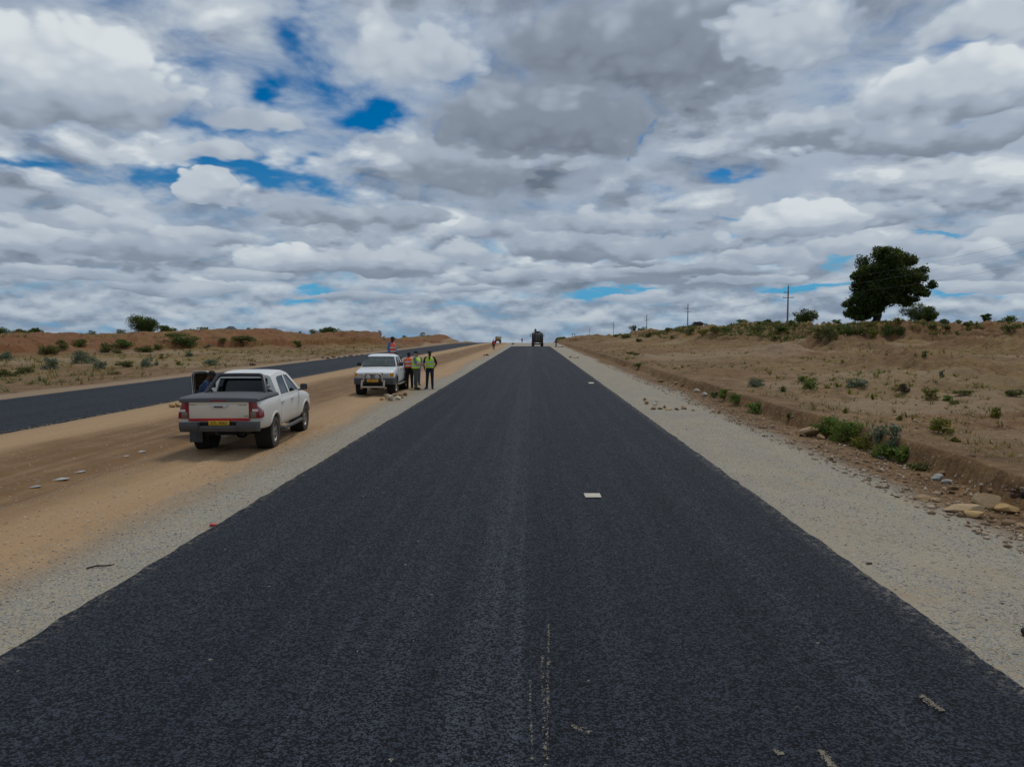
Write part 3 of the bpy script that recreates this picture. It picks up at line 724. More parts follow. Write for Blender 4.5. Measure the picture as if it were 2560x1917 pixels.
class Pickup:
    """double-cab body: x to its right, y forward, z up, origin on the ground midway between the axles"""
    def __init__(s, root, P):
        s.root, s.P = root, P
        P.setdefault('arch_r', .44)
    # lower body: half width at (y, z)
    def prof(s, y):
        P = s.P
        w = np.interp(y, P['wy'], P['ww']); zb = np.interp(y, P['by'], P['bz']); zt = np.interp(y, P['ty'], P['tz'])
        tr = P.get('edge', .05)
        h = zt-zb
        pts = [(w*.86, zb), (w*.945, zb+h*.05), (w*.985, zb+h*.18), (w, zb+h*.5), (w*.995, zb+h*.68), (w*.975, zt-tr*1.1), (w*.955, zt-tr*.45), (w*.92, zt-tr*.08), (w*.87, zt)]
        return pts
    def side(s, y, z, off=0.):
        p = s.prof(y); return float(np.interp(z, [q[1] for q in p], [q[0] for q in p]))+off
    def lower(s):
        P = s.P; rings = []
        for y in P['sections']:
            p = s.prof(y); zt = p[-1][1]; cr = np.interp(y, P['ty'], P.get('crown', [.0]*len(P['ty'])))
            r = [(x, y, z) for x, z in p]
            r += [(x, y, zt+cr*(1-(x/p[-1][0])**2)) for x in (p[-1][0]*.6, p[-1][0]*.25, -p[-1][0]*.25, -p[-1][0]*.6)]
            r += [(-x, y, z) for x, z in reversed(p)]
            rings.append(r)
        me = MB().rings(rings).mesh('m')
        cut = []
        for ya in P['axles']:
            for sd in (-1, 1):
                w = P['half']
                cut.append(MB().lathe([(.0005, sd*w*.58), (P['arch_r'], sd*w*.58), (P['arch_r'], sd*w*1.2), (.0005, sd*w*1.2)], 'X', (0, ya, P['wheel_r']+.03), 40).mesh('c'))
                cut.append(MB().box((sd*w*.89, ya, .2), (w*.62, P['arch_r']*2.02, .5)).mesh('c'))
        for c in P.get('cuts', []): cut.append(c)
        me = boolean(me, cut)
        me.polygons.foreach_set('use_smooth', np.ones(len(me.polygons), bool)); me.set_sharp_from_angle(angle=R(28))
        return link('body', me, P['paint'], s.root)
    def cab_x(s, y, z, off=0.):
        P = s.P
        zr = np.interp(y, P['ry'], P['rz']); f = (z-P['belt'])/(zr-.09-P['belt'])
        return P['beltx']+(P['railx']-P['beltx'])*f+off
    def cab(s):
        P = s.P
        def ring(yb, yt, zr, k=1., dz=0.):
            zb = P['belt']-.06; pts = []
            prof = [(P['beltx']*k, zb), (P['beltx']*k, P['belt']), (P['railx']*k, zr-.09), (P['railx']*k-.03, zr-.04), (P['railx']*k-.10, zr-.008), (P['railx']*k-.24, zr+.004), (P['railx']*.3*k, zr+.012)]
            full = prof + [(-x, z) for x, z in reversed(prof)]
            return [(x, yb+(yt-yb)*max(0, (z-P['belt'])/(zr-P['belt'])), z) for x, z in full]
        outer = MB().rings([ring(*q) for q in P['cab']]).mesh('m')
        inner = MB().rings([[(x, y, z-.045) for x, y, z in ring(q[0]+(.05 if i == 0 else -.07 if i == len(P['cab'])-1 else 0), q[1]+(.05 if i == 0 else -.05 if i == len(P['cab'])-1 else 0), q[2], .93)] for i, q in enumerate(P['cab'])]).mesh('m')
        cuts = [inner]
        for poly in P['side_windows']:
            cuts.append(MB().prism(poly, 'X', -1.3, 1.3).mesh('c'))
        cuts.append(MB().prism(P['screen'], 'Y', P['cab'][-1][1]+.04, P['cab'][-1][0]+.6).mesh('c'))
        cuts.append(MB().prism(P['rear_window'], 'Y', P['cab'][0][0]-.4, P['cab'][0][1]+.04).mesh('c'))
        me = boolean(outer, cuts)
        me.polygons.foreach_set('use_smooth', np.ones(len(me.polygons), bool)); me.set_sharp_from_angle(angle=R(28))
        c = link('cab', me, P['paint'], s.root)
        G = P['glass']
        for poly in P['side_windows']:
            for sd in (-1, 1):
                if sd == -1 and poly in P.get('no_left', []): continue
                cx = sum(p[0] for p in poly)/len(poly); cz = sum(p[1] for p in poly)/len(poly)
                pts = [(cx+(p[0]-cx)*1.03, cz+(p[1]-cz)*1.03) for p in poly]
                r0 = [(sd*s.cab_x(y, z, -.016), y, z) for y, z in pts]; r1 = [(sd*s.cab_x(y, z, -.020), y, z) for y, z in pts]
                MB().rings([r0, r1]).build('side_window', G, s.root, None)
        def sl(q, y_off):
            yb, yt, zr = q
            return lambda z: yb+(yt-yb)*(z-P['belt'])/(zr-P['belt'])+y_off
        for nm, poly, q, o in (('windscreen', P['screen'], P['cab'][-1], -.02), ('rear_window', P['rear_window'], P['cab'][0], .02)):
            f = sl(q, o); cx = 0; cz = sum(p[1] for p in poly)/len(poly)
            pts = [(p[0]*1.02, cz+(p[1]-cz)*1.03) for p in poly]
            MB().rings([[(x, f(z), z) for x, z in pts], [(x, f(z)+.004, z) for x, z in pts]]).build(nm, P.get('screen_glass', G) if nm == 'windscreen' else G, s.root, None)
            # black rubber surround
            mb = MB(); pp = [Vector((x*1.015, f(cz+(z-cz)*1.02)-o*1.1, cz+(z-cz)*1.02)) for x, z in poly]
            mb.tube(pp+[pp[0]], .012, 6); mb.build(nm+'_seal', M['black'], s.root)
        # seats, dashboard and steering wheel seen through the glass
        for x in (-.36, .36):
            q = MB(); yf = P['seat_y']
            q.box((x, yf-.24, P['belt']+.02), (.46, .14, .50), .05, 2, (R(-12), 0, 0)); q.box((x, yf-.31, P['belt']+.34), (.25, .1, .17), .035)
            q.build('seat', M['seat'], s.root)
        q = MB().box((0, P['rear_seat_y'], P['belt']), (1.2, .14, .46), .05)
        for x in (-.4, .4): q.box((x, P['rear_seat_y']-.02, P['belt']+.29), (.24, .1, .15), .03)
        q.build('rear_seat', M['seat'], s.root)
        MB().box((0, P['cab'][-1][0]-.30, P['belt']-.005), (1.3, .46, .10), .03).build('dashboard', M['black'], s.root)
        MB().lathe([(.19*1, 0), (.175, .015), (.16, 0), (.175, -.015), (.19, 0)], 'Y', (.36, P['seat_y']+.38, P['belt']-.02), 24).build('steering_wheel', M['black'], s.root)
        return c
    def door(s, y0, y1, z0, z1, handle_y, skip_left=False, arch=None):
        """door skin laid over the body side, a fine gap all round; a handle on it"""
        for sd in (1, -1):
            if skip_left and sd == -1: continue
            ny, nz = 14, 9; g = .005; rings = []
            for i in range(ny+1):
                y = y0+g+(y1-y0-2*g)*i/ny; row = []
                zz0 = z0
                if arch:
                    dy = abs(y-arch[0])
                    if dy < arch[1]: zz0 = max(z0, arch[2]+math.sqrt(arch[1]**2-dy*dy))
                for k in range(nz+1):
                    z = zz0+(z1-zz0)*k/nz; row.append((sd*s.side(y, z, .007), y, z))
                row = [(sd*s.side(y, zz0, -.012), y, zz0)] + row + [(sd*s.side(y, z1, -.012), y, z1)]
                rings.append(row)
            first = [(p[0]-sd*.02, p[1], p[2]) for p in rings[0]]; last = [(p[0]-sd*.02, p[1], p[2]) for p in rings[-1]]
            d = MB().rings([first]+rings+[last], closed=False).build('door', s.P['paint'], s.root)
            hz = z1-.13; hx = s.side(handle_y, hz, .0)
            q = MB().box((sd*(hx+.03), handle_y, hz), (.028, .17, .034), .011); q.box((sd*(hx+.012), handle_y-.07, hz), (.03, .03, .025)); q.box((sd*(hx+.012), handle_y+.07, hz), (.03, .03, .025))
            q.build('handle', s.P['handle'], d)
    def flare(s, ya, mat, out, width, name='wheel_arch_trim'):
        for sd in (-1, 1):
            rings = []
            for k in range(25):
                a = math.pi*(.10+.80*k/24); row = []
                for rr, o in ((s.P['arch_r']-.005, -.05), (s.P['arch_r']-.005, out), (s.P['arch_r']+width*.6, out*.8), (s.P['arch_r']+width, -.01)):
                    y = ya+rr*math.cos(a); z = s.P['wheel_r']+.03+rr*math.sin(a)
                    row.append((sd*s.side(np.clip(y, s.P['sections'][0]+.02, s.P['sections'][-1]-.02), max(z, .5), o), y, z))
                rings.append(row)
            MB().rings(rings, closed=False).build(name, mat, s.root)
    def wells(s):
        P = s.P
        for ya in P['axles']:
            for sd in (-1, 1):
                MB().lathe([(P['arch_r']-.004, sd*P['half']*.975), (P['arch_r']-.004, sd*P['half']*.585), (.01, sd*P['half']*.585)], 'X', (0, ya, P['wheel_r']+.03), 36).build('wheel_well', M['under'], s.root)
        q = MB()
        for x in (-.42, .42): q.box((x, 0, .47), (.1, P['sections'][-1]-P['sections'][0]-.5, .13), .01)
        for ya in P['axles']: q.tube([(-P['half']*.8, ya, P['wheel_r']), (P['half']*.8, ya, P['wheel_r'])], .05, 10); q.ball((.1, ya, P['wheel_r']), (.15, .14, .15))
        q.tube([(.3, .2, .42), (.42, -1., .42), (.40, P['sections'][0]+.15, .47)], .032, 8)
        q.box((-.1, P['axles'][0]-.55, .48), (.7, .55, .12), .03)
        q.build('chassis', M['under'], s.root)
    def mirror(s, y, z, mat):
        for sd in (-1, 1):
            x0 = s.cab_x(y, max(z, s.P['belt']))
            q = MB().tube([(sd*(x0-.03), y, z-.05), (sd*(x0+.10), y+.01, z-.02)], .02, 8)
            q.box((sd*(x0+.17), y+.01, z+.05), (.19, .10, .17), .045, 3)
            m_ = q.build('mirror', mat, s.root)
            MB().box((sd*(x0+.17), y-.043, z+.05), (.155, .004, .13), .001, 1).build('mirror_glass', M['dark_glass'], m_)

# ------------------------------------------------------------------ dusty white double-cab seen from behind
def build_hilux():
    loc = (-6.97, 17.93, 0); hz = R(4.6)
    root = thing('pickup_truck', 'dusty white double-cab pickup seen from behind with open left door and red strip', 'pickup truck', loc, hz, None, .962)
    ax = (-1.545, 1.54); wr = .385
    doorcut = MB().box((-.93, .58, .84), (.34, .96, .66), .03).mesh('c')
    P = dict(paint=M['white'], handle=M['chrome'], glass=M['glass'], half=.92, wheel_r=wr, axles=ax, arch_r=.445,
        sections=[-2.74, -2.70, -2.55, -2.3, -2.0, -1.6, -1.3, -1.11, -1.08, -.8, -.4, 0, .4, .8, 1.15, 1.3, 1.6, 1.9, 2.15, 2.32, 2.42, 2.48],
        wy=[-2.74, -2.6, -2.1, -1.3, -.9, .6, 1.3, 1.9, 2.3, 2.48], ww=[.865, .90, .925, .93, .905, .905, .925, .93, .87, .78],
        by=[-2.74, -2.2, -1.2, -1.0, 1.0, 1.2, 2.2, 2.48], bz=[.60, .55, .50, .44, .44, .46, .42, .46],
        ty=[-2.74, -1.11, -1.08, .9, 1.25, 1.7, 2.2, 2.40, 2.48], tz=[1.265, 1.27, 1.20, 1.20, 1.175, 1.12, 1.03, .94, .84],
        crown=[0, 0, 0, .02, .05, .05, .04, .03, .01], edge=.06,
        belt=1.20, beltx=.865, railx=.665, ry=[-1.1, -.8, -.2, .3, .6], rz=[1.74, 1.785, 1.815, 1.80, 1.74],
        cab=[(-1.10, -.96, 1.735), (-1.02, -.82, 1.77), (-.5, -.45, 1.805), (-.1, -.1, 1.815), (.5, .25, 1.80), (.95, .45, 1.77), (1.24, .56, 1.735)],
        side_windows=[[(-.80, 1.225), (-.045, 1.225), (-.045, 1.68), (-.55, 1.67), (-.66, 1.62)], [(.045, 1.225), (.97, 1.225), (.90, 1.30), (.42, 1.655), (.045, 1.68)]],
        screen=[(-.76, 1.25), (.76, 1.25), (.62, 1.665), (-.62, 1.665)], rear_window=[(-.63, 1.285), (.63, 1.285), (.56, 1.64), (-.56, 1.64)],
        seat_y=.30, rear_seat_y=-.72, cuts=[doorcut])
    pk = Pickup(root, P); pk.lower(); pk.cab(); pk.wells()
    pk.door(-1.00, -.03, .53, 1.185, -.86, True, (ax[0], .50, wr+.03)); pk.door(-.03, 1.03, .53, 1.185, .10, True, None)
    for (a, b_, hy) in ((-1.00, -.03, -.86),):      # rear left door stays shut
        pass
    for ya in ax: pk.flare(ya, M['white'], .018, .05)
    for ya in ax:
        for sd in (-1, 1): wheel(root, sd*.785, ya, wr, .25, sd, 6, M['dirty_rubber'], M['alloy'], .225)
    pk.mirror(.93, 1.25, M['black'])
    # shut rear left door and the front left door swung wide open
    s = pk; rings = []
    for i in range(15):
        y = -.995+.96*i/14; dy = abs(y-ax[0]); zz = .53
        if dy < .5: zz = max(zz, wr+.03+math.sqrt(.25-dy*dy))
        rings.append([(-s.side(y, zz, -.012), y, zz)]+[(-s.side(y, zz+(1.185-zz)*k/8, .007), y, zz+(1.185-zz)*k/8) for k in range(9)])
    d = MB().rings(rings, closed=False).build('door', M['white'], root)
    MB().box((-s.side(-.86, 1.05, .03), -.86, 1.05), (.028, .17, .034), .011).build('handle', M['chrome'], d)
    od = empty('door', (-.885, 1.03, 0)); od.parent = root; od.rotation_euler = (0, 0, R(-84)); od['label'] = 'front left door swung wide open'
    outl = [(-1.14, .55), (-.02, .50), (0, 1.2), (-.06, 1.28), (-.60, 1.70), (-.72, 1.745), (-1.02, 1.735), (-1.085, 1.66), (-1.10, 1.22)]
    win = [(-1.02, 1.225), (-.17, 1.225), (-.20, 1.29), (-.60, 1.64), (-.70, 1.68), (-.96, 1.675), (-1.0, 1.62)]
    def tilt(me):
        for v in me.vertices:
            if v.co.z > 1.2: v.co.x += (v.co.z-1.2)*.28
        return me
    shell = boolean(MB().prism(outl, 'X', -.045, .035).mesh('m'), [MB().prism(win, 'X', -.3, .3).mesh('c')])
    sh = link('door_shell', tilt(shell), M['white'], od)
    ins = lambda k, g: [(-.5+(y+.5)*k, (z-1.1)*g+1.1) for y, z in outl]
    trim = boolean(MB().prism(ins(.90, .93), 'X', .036, .062).mesh('m'), [MB().prism(win, 'X', -.3, .3).mesh('c')])
    tr = link('door_trim', tilt(trim), M['black'], od)
    q = MB(); pp = [Vector((.036, y, z)) for y, z in ins(.955, .965)]; q.tube(pp+[pp[0]], .013, 6); tr2 = link('door_seal', tilt(q.mesh('m', 40)), M['black'], od)
    wg = MB().prism([(-.5+(y+.5)*1.02, z) for y, z in win], 'X', -.004, .004).mesh('m'); link('side_window', tilt(wg), M['glass'], od)
    MB().box((.10, -.55, .98), (.07, .45, .06), .02).build('armrest', M['dust_grey'], od)
    MB().box((.075, -.3, 1.08), (.02, .12, .03), .008).build('handle', M['chrome'], od)
    # tailgate and everything on it
    tg = MB().box((0, -2.742, 1.032), (1.365, .06, .43), .022, 3)
    tg.box((0, -2.776, 1.21), (1.28, .02, .06), .009, 2)
    tg = tg.build('tailgate', M['tail'], root)
    hh = MB().rings([[(x*w_, -2.775+dy, 1.142+z) for x, z in ((-.20, .032), (-.12, .034), (.12, .034), (.20, .032), (.205, .012), (.15, -.028), (-.15, -.028), (-.205, .012))] for w_, dy in ((1, 0), (1, -.022), (.94, -.032))]).build('handle', M['bright'], tg)
    MB().box((0, -2.806, 1.122), (.20, .012, .03), .004).build('handle_recess', M['black'], hh)
    MB().box((0, -2.79, 1.262), (.36, .03, .036), .008).build('brake_light', M['red_lens'], tg)
    MB().box((0, -2.776, .832), (1.35, .012, .058), .003).build('reflective_strip', M['red_tape'], tg)
    rx = (R(90), 0, 0)
    text_part('badge', 'TOYOTA', .042, M['badge'], tg, (-.59, -2.774, 1.165), rx, .003, 1.0)
    text_part('badge', 'HILUX', .046, M['badge'], tg, (.52, -2.774, 1.155), rx, .003, 1.3)
    text_part('badge', '4WD', .04, M['badge'], tg, (.60, -2.774, .905), rx, .003, 1.1)
    # tail lights wrap round the corners
    for sd in (-1, 1):
        poly = [(.690, 1.252), (.815, 1.252), (.855, 1.14), (.915, .975), (.922, .86), (.690, .86)]
        q = MB().rings([[(sd*x*kx, y, z) for x, z in poly] for kx, y in ((1., -2.50), (1.003, -2.62), (.995, -2.72), (.975, -2.768), (.955, -2.778))])
        tl = q.build('tail_light', M['red_lens'], root)
        MB().box((sd*.80, -2.776, 1.035), (.13, .012, .052), .003).build('reversing_lens', M['white_lens'], tl)
        MB().box((sd*.757, -2.776, .935), (.125, .012, .13), .003).build('indicator_lens', M['dark_lens'], tl)
    # rear bumper with a step and plate
    q = MB()
    for sd in (-1, 1):
        q.rings([[(sd*x, y, z) for y, z in ((-2.70, .775), (yo+.02, .785), (yo, .75), (yo+.005, .645), (yo+.06, .57), (-2.70, .56))] for x, yo in ((.42, -2.94), (.50, -2.97), (.70, -2.955), (.84, -2.90), (.885, -2.80))])
    q.rings([[(x, y, z) for y, z in ((-2.70, .695), (-2.89, .70), (-2.905, .66), (-2.88, .575), (-2.70, .565))] for x in (-.42, 0, .42)])
    bp = q.build('rear_bumper', M['dust_grey'], root)
    MB().box((0, -2.765, .735), (.84, .03, .09), .004).build('plate_recess', M['under'], bp)
    pl = MB().box((0, -2.80, .757), (.46, .012, .105), .004).build('number_plate', M['plate'], root)
    text_part('lettering', 'STL 9063', .088, M['ink'], pl, (0, -2.808, .757), rx, .001, 1.08)
    MB().tube([(0, -2.70, .5), (0, -2.92, .52)], .03, 8).ball((0, -2.95, .55), .028).build('tow_hitch', M['under'], root)
    # vinyl bed cover
    rings = []
    for y, k, dz in ((-2.80, .93, -.035), (-2.785, .97, 0.), (-2.70, 1., .028), (-2.0, 1., .042), (-1.35, 1., .036), (-1.13, .99, .015), (-1.115, .98, -.03)):
        rings.append([(x*k, y, 1.285+z+dz*(1 if z > 0 else .3)) for x, z in ((-.895, -.05), (-.90, -.01), (-.865, .015), (-.4, .03), (0, .034), (.4, .03), (.865, .015), (.90, -.01), (.895, -.05))])
    MB().rings(rings).build('bed_cover', M['cover'], root)
    q = MB()
    for x in (-.45, 0, .45): q.tube([(x, -2.66, 1.349), (x, -2.0, 1.362), (x, -1.2, 1.35)], .006, 5)
    # sports bar behind the cab
    sb = [(-.705, -1.62, 1.31), (-.70, -1.58, 1.36), (-.555, -1.26, 1.68), (-.52, -1.22, 1.725), (-.45, -1.20, 1.745), (0, -1.20, 1.75), (.45, -1.20, 1.745), (.52, -1.22, 1.725), (.555, -1.26, 1.68), (.70, -1.58, 1.36), (.705, -1.62, 1.31)]
    q2 = MB().tube(sb, .045, 12)
    for sd in (-1, 1):
        q2.box((sd*.705, -1.62, 1.325), (.16, .26, .04), .012)
        q2.tube([(sd*.59, -1.34, 1.60), (sd*.66, -1.14, 1.45)], .028, 8); q2.tube([(sd*.66, -1.50, 1.44), (sd*.72, -1.14, 1.33)], .032, 8)
    q2.build('sports_bar', M['bar'], root)
    for sd in (-1, 1): MB().box((sd*.665, -1.30, 1.475), (.05, .18, .075), .018).build('bar_bracket', M['steel'], root)
    # running boards and mud flaps
    for sd in (-1, 1):
        rb = MB().tube([(sd*.78, -1.02, .40), (sd*.93, -.93, .40), (sd*.955, 0, .40), (sd*.93, .95, .40), (sd*.78, 1.04, .40)], .048, 10)
        for y in (-.7, 0, .7): rb.box((sd*.83, y, .42), (.2, .05, .03))
        rb.build('running_board', M['dust_grey'], root)
    MB().box((-.79, -2.06, .42), (.30, .012, .40), .004, 1).build('mud_flap', M['grey'], root)
    MB().box((-.70, -2.068, .42), (.012, .006, .36)).box((-.78, -2.068, .42), (.012, .006, .36)).build('flap_stripe', M['dust_grey'], root)
    # nose (turned away from the camera)
    for sd in (-1, 1): MB().rings([[(sd*x, y, z) for x, z in ((.50, .86), (.80, .90), (.83, .98), (.52, .94))] for y in (2.36, 2.45)]).build('headlight', M['white_lens'], root)
    MB().box((0, 2.46, .80), (1.0, .06, .22), .03).build('grille', M['grey'], root)
    MB().box((0, 2.50, .56), (1.62, .16, .20), .05).build('front_bumper', M['grey'], root)
    return root
HILUX = build_hilux()

# ------------------------------------------------------------------ white double-cab with a bull bar, facing the camera
def build_bull_bar_pickup():
    root = thing('pickup_truck', 'white double-cab pickup facing the camera with bull bar and two spotlights', 'pickup truck', (-6.84, 32.75, 0), R(181.5))
    ax = (-1.475, 1.475); wr = .365
    bed = MB().box((0, -1.63, 1.10), (1.36, 1.44, 1.0), .02).mesh('c')
    P = dict(paint=M['white2'], handle=M['black'], glass=M['glass2'], screen_glass=M['screen2'], half=.86, wheel_r=wr, axles=ax, arch_r=.43,
        sections=[-2.44, -2.40, -2.2, -1.8, -1.3, -.87, -.84, -.5, 0, .5, .9, 1.02, 1.2, 1.5, 1.8, 2.02, 2.12, 2.16],
        wy=[-2.44, -2.2, -1.4, -.8, .8, 1.5, 1.9, 2.16], ww=[.82, .84, .845, .835, .835, .85, .845, .81],
        by=[-2.44, -2, -.8, .8, 1.9, 2.16], bz=[.60, .55, .45, .45, .52, .62],
        ty=[-2.44, -.87, -.84, .85, 1.05, 1.5, 1.95, 2.10, 2.16], tz=[1.24, 1.24, 1.18, 1.18, 1.165, 1.11, 1.035, 1.005, .97],
        crown=[0, 0, 0, .01, .03, .04, .03, .02, .01], edge=.045,
        belt=1.18, beltx=.80, railx=.625, ry=[-.9, -.6, 0, .3, .5], rz=[1.66, 1.70, 1.725, 1.70, 1.64],
        cab=[(-.86, -.72, 1.66), (-.78, -.60, 1.69), (-.3, -.25, 1.72), (.1, .0, 1.725), (.5, .22, 1.71), (.85, .36, 1.68), (1.02, .43, 1.65)],
        side_windows=[[(-.62, 1.205), (-.06, 1.205), (-.06, 1.60), (-.44, 1.595), (-.52, 1.55)], [(.02, 1.205), (.80, 1.205), (.36, 1.565), (.28, 1.60), (.02, 1.605)]],
        screen=[(-.735, 1.21), (.735, 1.21), (.59, 1.605), (-.59, 1.605)], rear_window=[(-.62, 1.25), (.62, 1.25), (.53, 1.58), (-.53, 1.58)],
        seat_y=.18, rear_seat_y=-.55, cuts=[bed])
    pk = Pickup(root, P); pk.lower(); pk.cab(); pk.wells()
    pk.door(-.80, -.02, .56, 1.165, -.66, False, (ax[0], .47, wr+.03)); pk.door(-.02, .90, .56, 1.165, .12, False, (ax[1], .47, wr+.03))
    pk.flare(ax[1], M['dust_grey'], .055, .09); pk.flare(ax[0], M['dust_grey'], .045, .08)
    for ya in ax:
        for sd in (-1, 1): wheel(root, sd*.74, ya, wr, .24, sd, 8, M['dirty_rubber'], M['tan_steel'], .20)
    pk.mirror(.66, 1.24, M['black'])
    q = MB()
    for x0, x1 in ((.56, .02), (-.06, -.60)):
        f = lambda z: 1.02+(.43-1.02)*(z-1.18)/(1.65-1.18)+.012
        q.tube([(x0, f(1.20), 1.20), (x0-.2, f(1.235), 1.235), (x1, f(1.225), 1.225)], .010, 6)
    q.build('wipers', M['black'], root)
    MB().box((-.55, .455+.03, 1.585), (.14, .004, .022), rot=(R(-45), 0, 0)).build('windscreen_sticker', M['sticker'], root)
    # front: grille, lamps, indicators
    gr = MB().box((0, 2.165, .885), (.78, .03, .17), .006)
    gr = gr.build('grille', M['black'], root)
    q = MB()
    for z in (.83, .86, .94): q.box((0, 2.185, z), (.76, .012, .012))
    q.lathe([(.052, 0), (.058, .012), (.064, 0), (.058, -.008), (.052, 0)], 'Y', (0, 2.20, .90), 20); q.box((0, 2.20, .90), (.13, .012, .03))
    q.build('grille_bars', M['chrome'], gr)
    for sd in (-1, 1):
        hl = MB().box((sd*.545, 2.150, .885), (.285, .06, .185), .02).build('headlight', M['white_lens'], root)
        MB().box((sd*.545, 2.178, .885), (.20, .012, .10), .005).build('reflector', M['lamp'], hl)
        MB().rings([[(sd*x, y, z) for y, z in ((2.175, .80), (2.175, .975), (2.02, .975), (2.02, .80))] for x in (.69, .80, .826)]).build('indicator', M['amber'], root)
    # bumper and bull bar
    q = MB().rings([[(x, y, z) for y, z in ((yo-.24, .76), (yo-.03, .765), (yo, .73), (yo, .60), (yo-.05, .48), (yo-.24, .46))] for x, yo in ((-.87, 2.10), (-.82, 2.24), (-.6, 2.29), (0, 2.31), (.6, 2.29), (.82, 2.24), (.87, 2.10))])
    bp = q.build('front_bumper', M['grey'], root)
    MB().box((0, 2.30, .55), (.76, .05, .16), .02).build('air_intake', M['under'], bp)
    bb = MB().tube([(-.40, 2.37, .62), (-.40, 2.40, .80), (-.36, 2.40, .905), (-.27, 2.40, .945), (.27, 2.40, .945), (.36, 2.40, .905), (.40, 2.40, .80), (.40, 2.37, .62)], .034, 12)
    bb.tube([(-.47, 2.33, .66), (-.47, 2.40, .55), (-.475, 2.42, .42), (-.50, 2.36, .33), (-.50, 2.2, .33)], .040, 10)
    bb.tube([(.47, 2.33, .66), (.47, 2.40, .55), (.475, 2.42, .42), (.50, 2.36, .33), (.50, 2.2, .33)], .040, 10)
    bb.tube([(-.475, 2.42, .385), (.475, 2.42, .385)], .036, 10)
    bb.build('bull_bar', M['tan_steel'], root)
    for sd in (-1, 1):
        sp = MB().lathe([(.001, -.10), (.07, -.09), (.095, -.03), (.10, 0), (.092, .004)], 'Y', (sd*.185, 2.43, .815), 24).build('spotlight', M['chrome'], root)
        MB().lathe([(.092, 0), (.06, .012), (.001, .016)], 'Y', (sd*.185, 2.43, .815), 24).build('lens', M['lamp'], sp)
    pl = MB().box((0, 2.445, .655), (.48, .012, .115), .004).build('number_plate', M['plate2'], root)
    text_part('lettering', 'AGS 537', .085, M['ink'], pl, (0, 2.453, .652), (R(90), 0, R(180)), .001, 1.15)
    for sd in (-1, 1):
        rb = MB().tube([(sd*.70, -.80, .42), (sd*.86, -.72, .41), (sd*.875, 0, .41), (sd*.86, .80, .41), (sd*.72, .88, .42)], .036, 10)
        rb.build('running_board', M['steel'], root)
        MB().box((sd*.74, -2.0, .40), (.27, .012, .34), .004, 1).build('mud_flap', M['black'], root)
    # load-bed: tailgate, tail lights, rear bumper, roll hoop
    MB().box((0, -2.455, 1.0), (1.36, .05, .44), .02).build('tailgate', M['white2'], root)
    for sd in (-1, 1): MB().box((sd*.755, -2.452, 1.03), (.13, .05, .32), .015).build('tail_light', M['red_lens'], root)
    MB().box((0, -2.50, .60), (1.6, .12, .13), .03).build('rear_bumper', M['grey'], root)
    MB().tube([(-.70, -1.05, 1.2), (-.66, -1.05, 1.55), (-.56, -1.05, 1.62), (.56, -1.05, 1.62), (.66, -1.05, 1.55), (.70, -1.05, 1.2)], .03, 8).build('roll_hoop', M['bar'], root)
    return root
BULL = build_bull_bar_pickup()
# ------------------------------------------------------------------ people
CL = dict(
    dark=simple('dark_skin', (.085, .038, .021), .6, var=.15, scale=20, spec=.3), light=simple('light_skin', (.42, .22, .155), .55, var=.12, scale=20),
    hair=simple('black_hair', (.010, .009, .008), .8), greyhair=simple('grey_hair', (.28, .27, .26), .8),
    orange=simple('orange_hi_vis', (.80, .085, .012), .6, bump=.2), lime=simple('lime_hi_vis', (.50, .72, .015), .6, bump=.2),
    band=simple('reflective_band', (.50, .52, .53), .35), blue=simple('blue_overall', (.035, .14, .33), .8, bump=.2), greyblue=simple('grey_blue_shirt', (.14, .17, .22), .8, bump=.2),
    navy=simple('navy_cloth', (.012, .017, .035), .85, bump=.2), bluedark=simple('dark_blue_shirt', (.013, .035, .095), .85, bump=.2), black=simple('black_cloth', (.010, .010, .012), .85, bump=.2),
    olive=simple('olive_trousers', (.095, .085, .06), .85, bump=.2), jeans=simple('blue_jeans', (.05, .10, .22), .85, bump=.2), red=simple('red_shirt', (.50, .03, .03), .8, bump=.2),
    shoe=simple('black_shoe', (.014, .013, .012), .6), sole=simple('pale_sole', (.45, .45, .44), .7), white=simple('white_shirt', (.6, .6, .6), .8), eye=simple('eye_white', (.22, .20, .18), .4))

def hand_parts(mb, wrist, elbow, side, fist=False, point=False, palm_dir=None):
    """palm, thumb from the side of the palm and four bent fingers of different length"""
    w = Vector(wrist); f = (w-Vector(elbow)).normalized()
    nrm = Vector(palm_dir) if palm_dir else Vector((side*-1., 0, 0))
    nrm = (nrm - f*nrm.dot(f)).normalized(); lat = f.cross(nrm).normalized()
    if palm_dir is None and lat.y < 0: lat = -lat
    k = w+f*.085
    for s in (-1, -.33, .33, 1): mb.capsule(w+lat*s*.014, k+lat*s*.029, .018, .0125, 8)
    bax = f.cross(nrm).normalized()
    L = [(.92, .040), (.33, .046), (-.33, .043), (-.98, .034)]
    for i, (s, ln) in enumerate(L):
        p = k+lat*s*.029; d = f
        bend = (0.05 if (point and i == 0) else 1.35 if (point or fist) else .32+.1*i)
        r = .0095 if i < 3 else .0082
        for j in range(3):
            b = bend*(1 if j else .8)
            d = (Matrix.Rotation(b, 3, bax) @ d).normalized()
            q = p+d*ln*(1 if j == 0 else .72 if j == 1 else .55)
            mb.capsule(p, q, r, r*.9, 8); p = q; r *= .92
    p = w+f*.028+lat*.022; d = (f*.55+lat*.8+nrm*.25).normalized()
    q = p+d*.042; mb.capsule(p, q, .0125, .011, 8)
    d2 = (f*.9+lat*.15+nrm*.35).normalized(); q2 = q+d2*.032; mb.capsule(q, q2, .0105, .0095, 8); mb.capsule(q2, q2+d2*.02, .0095, .008, 8)

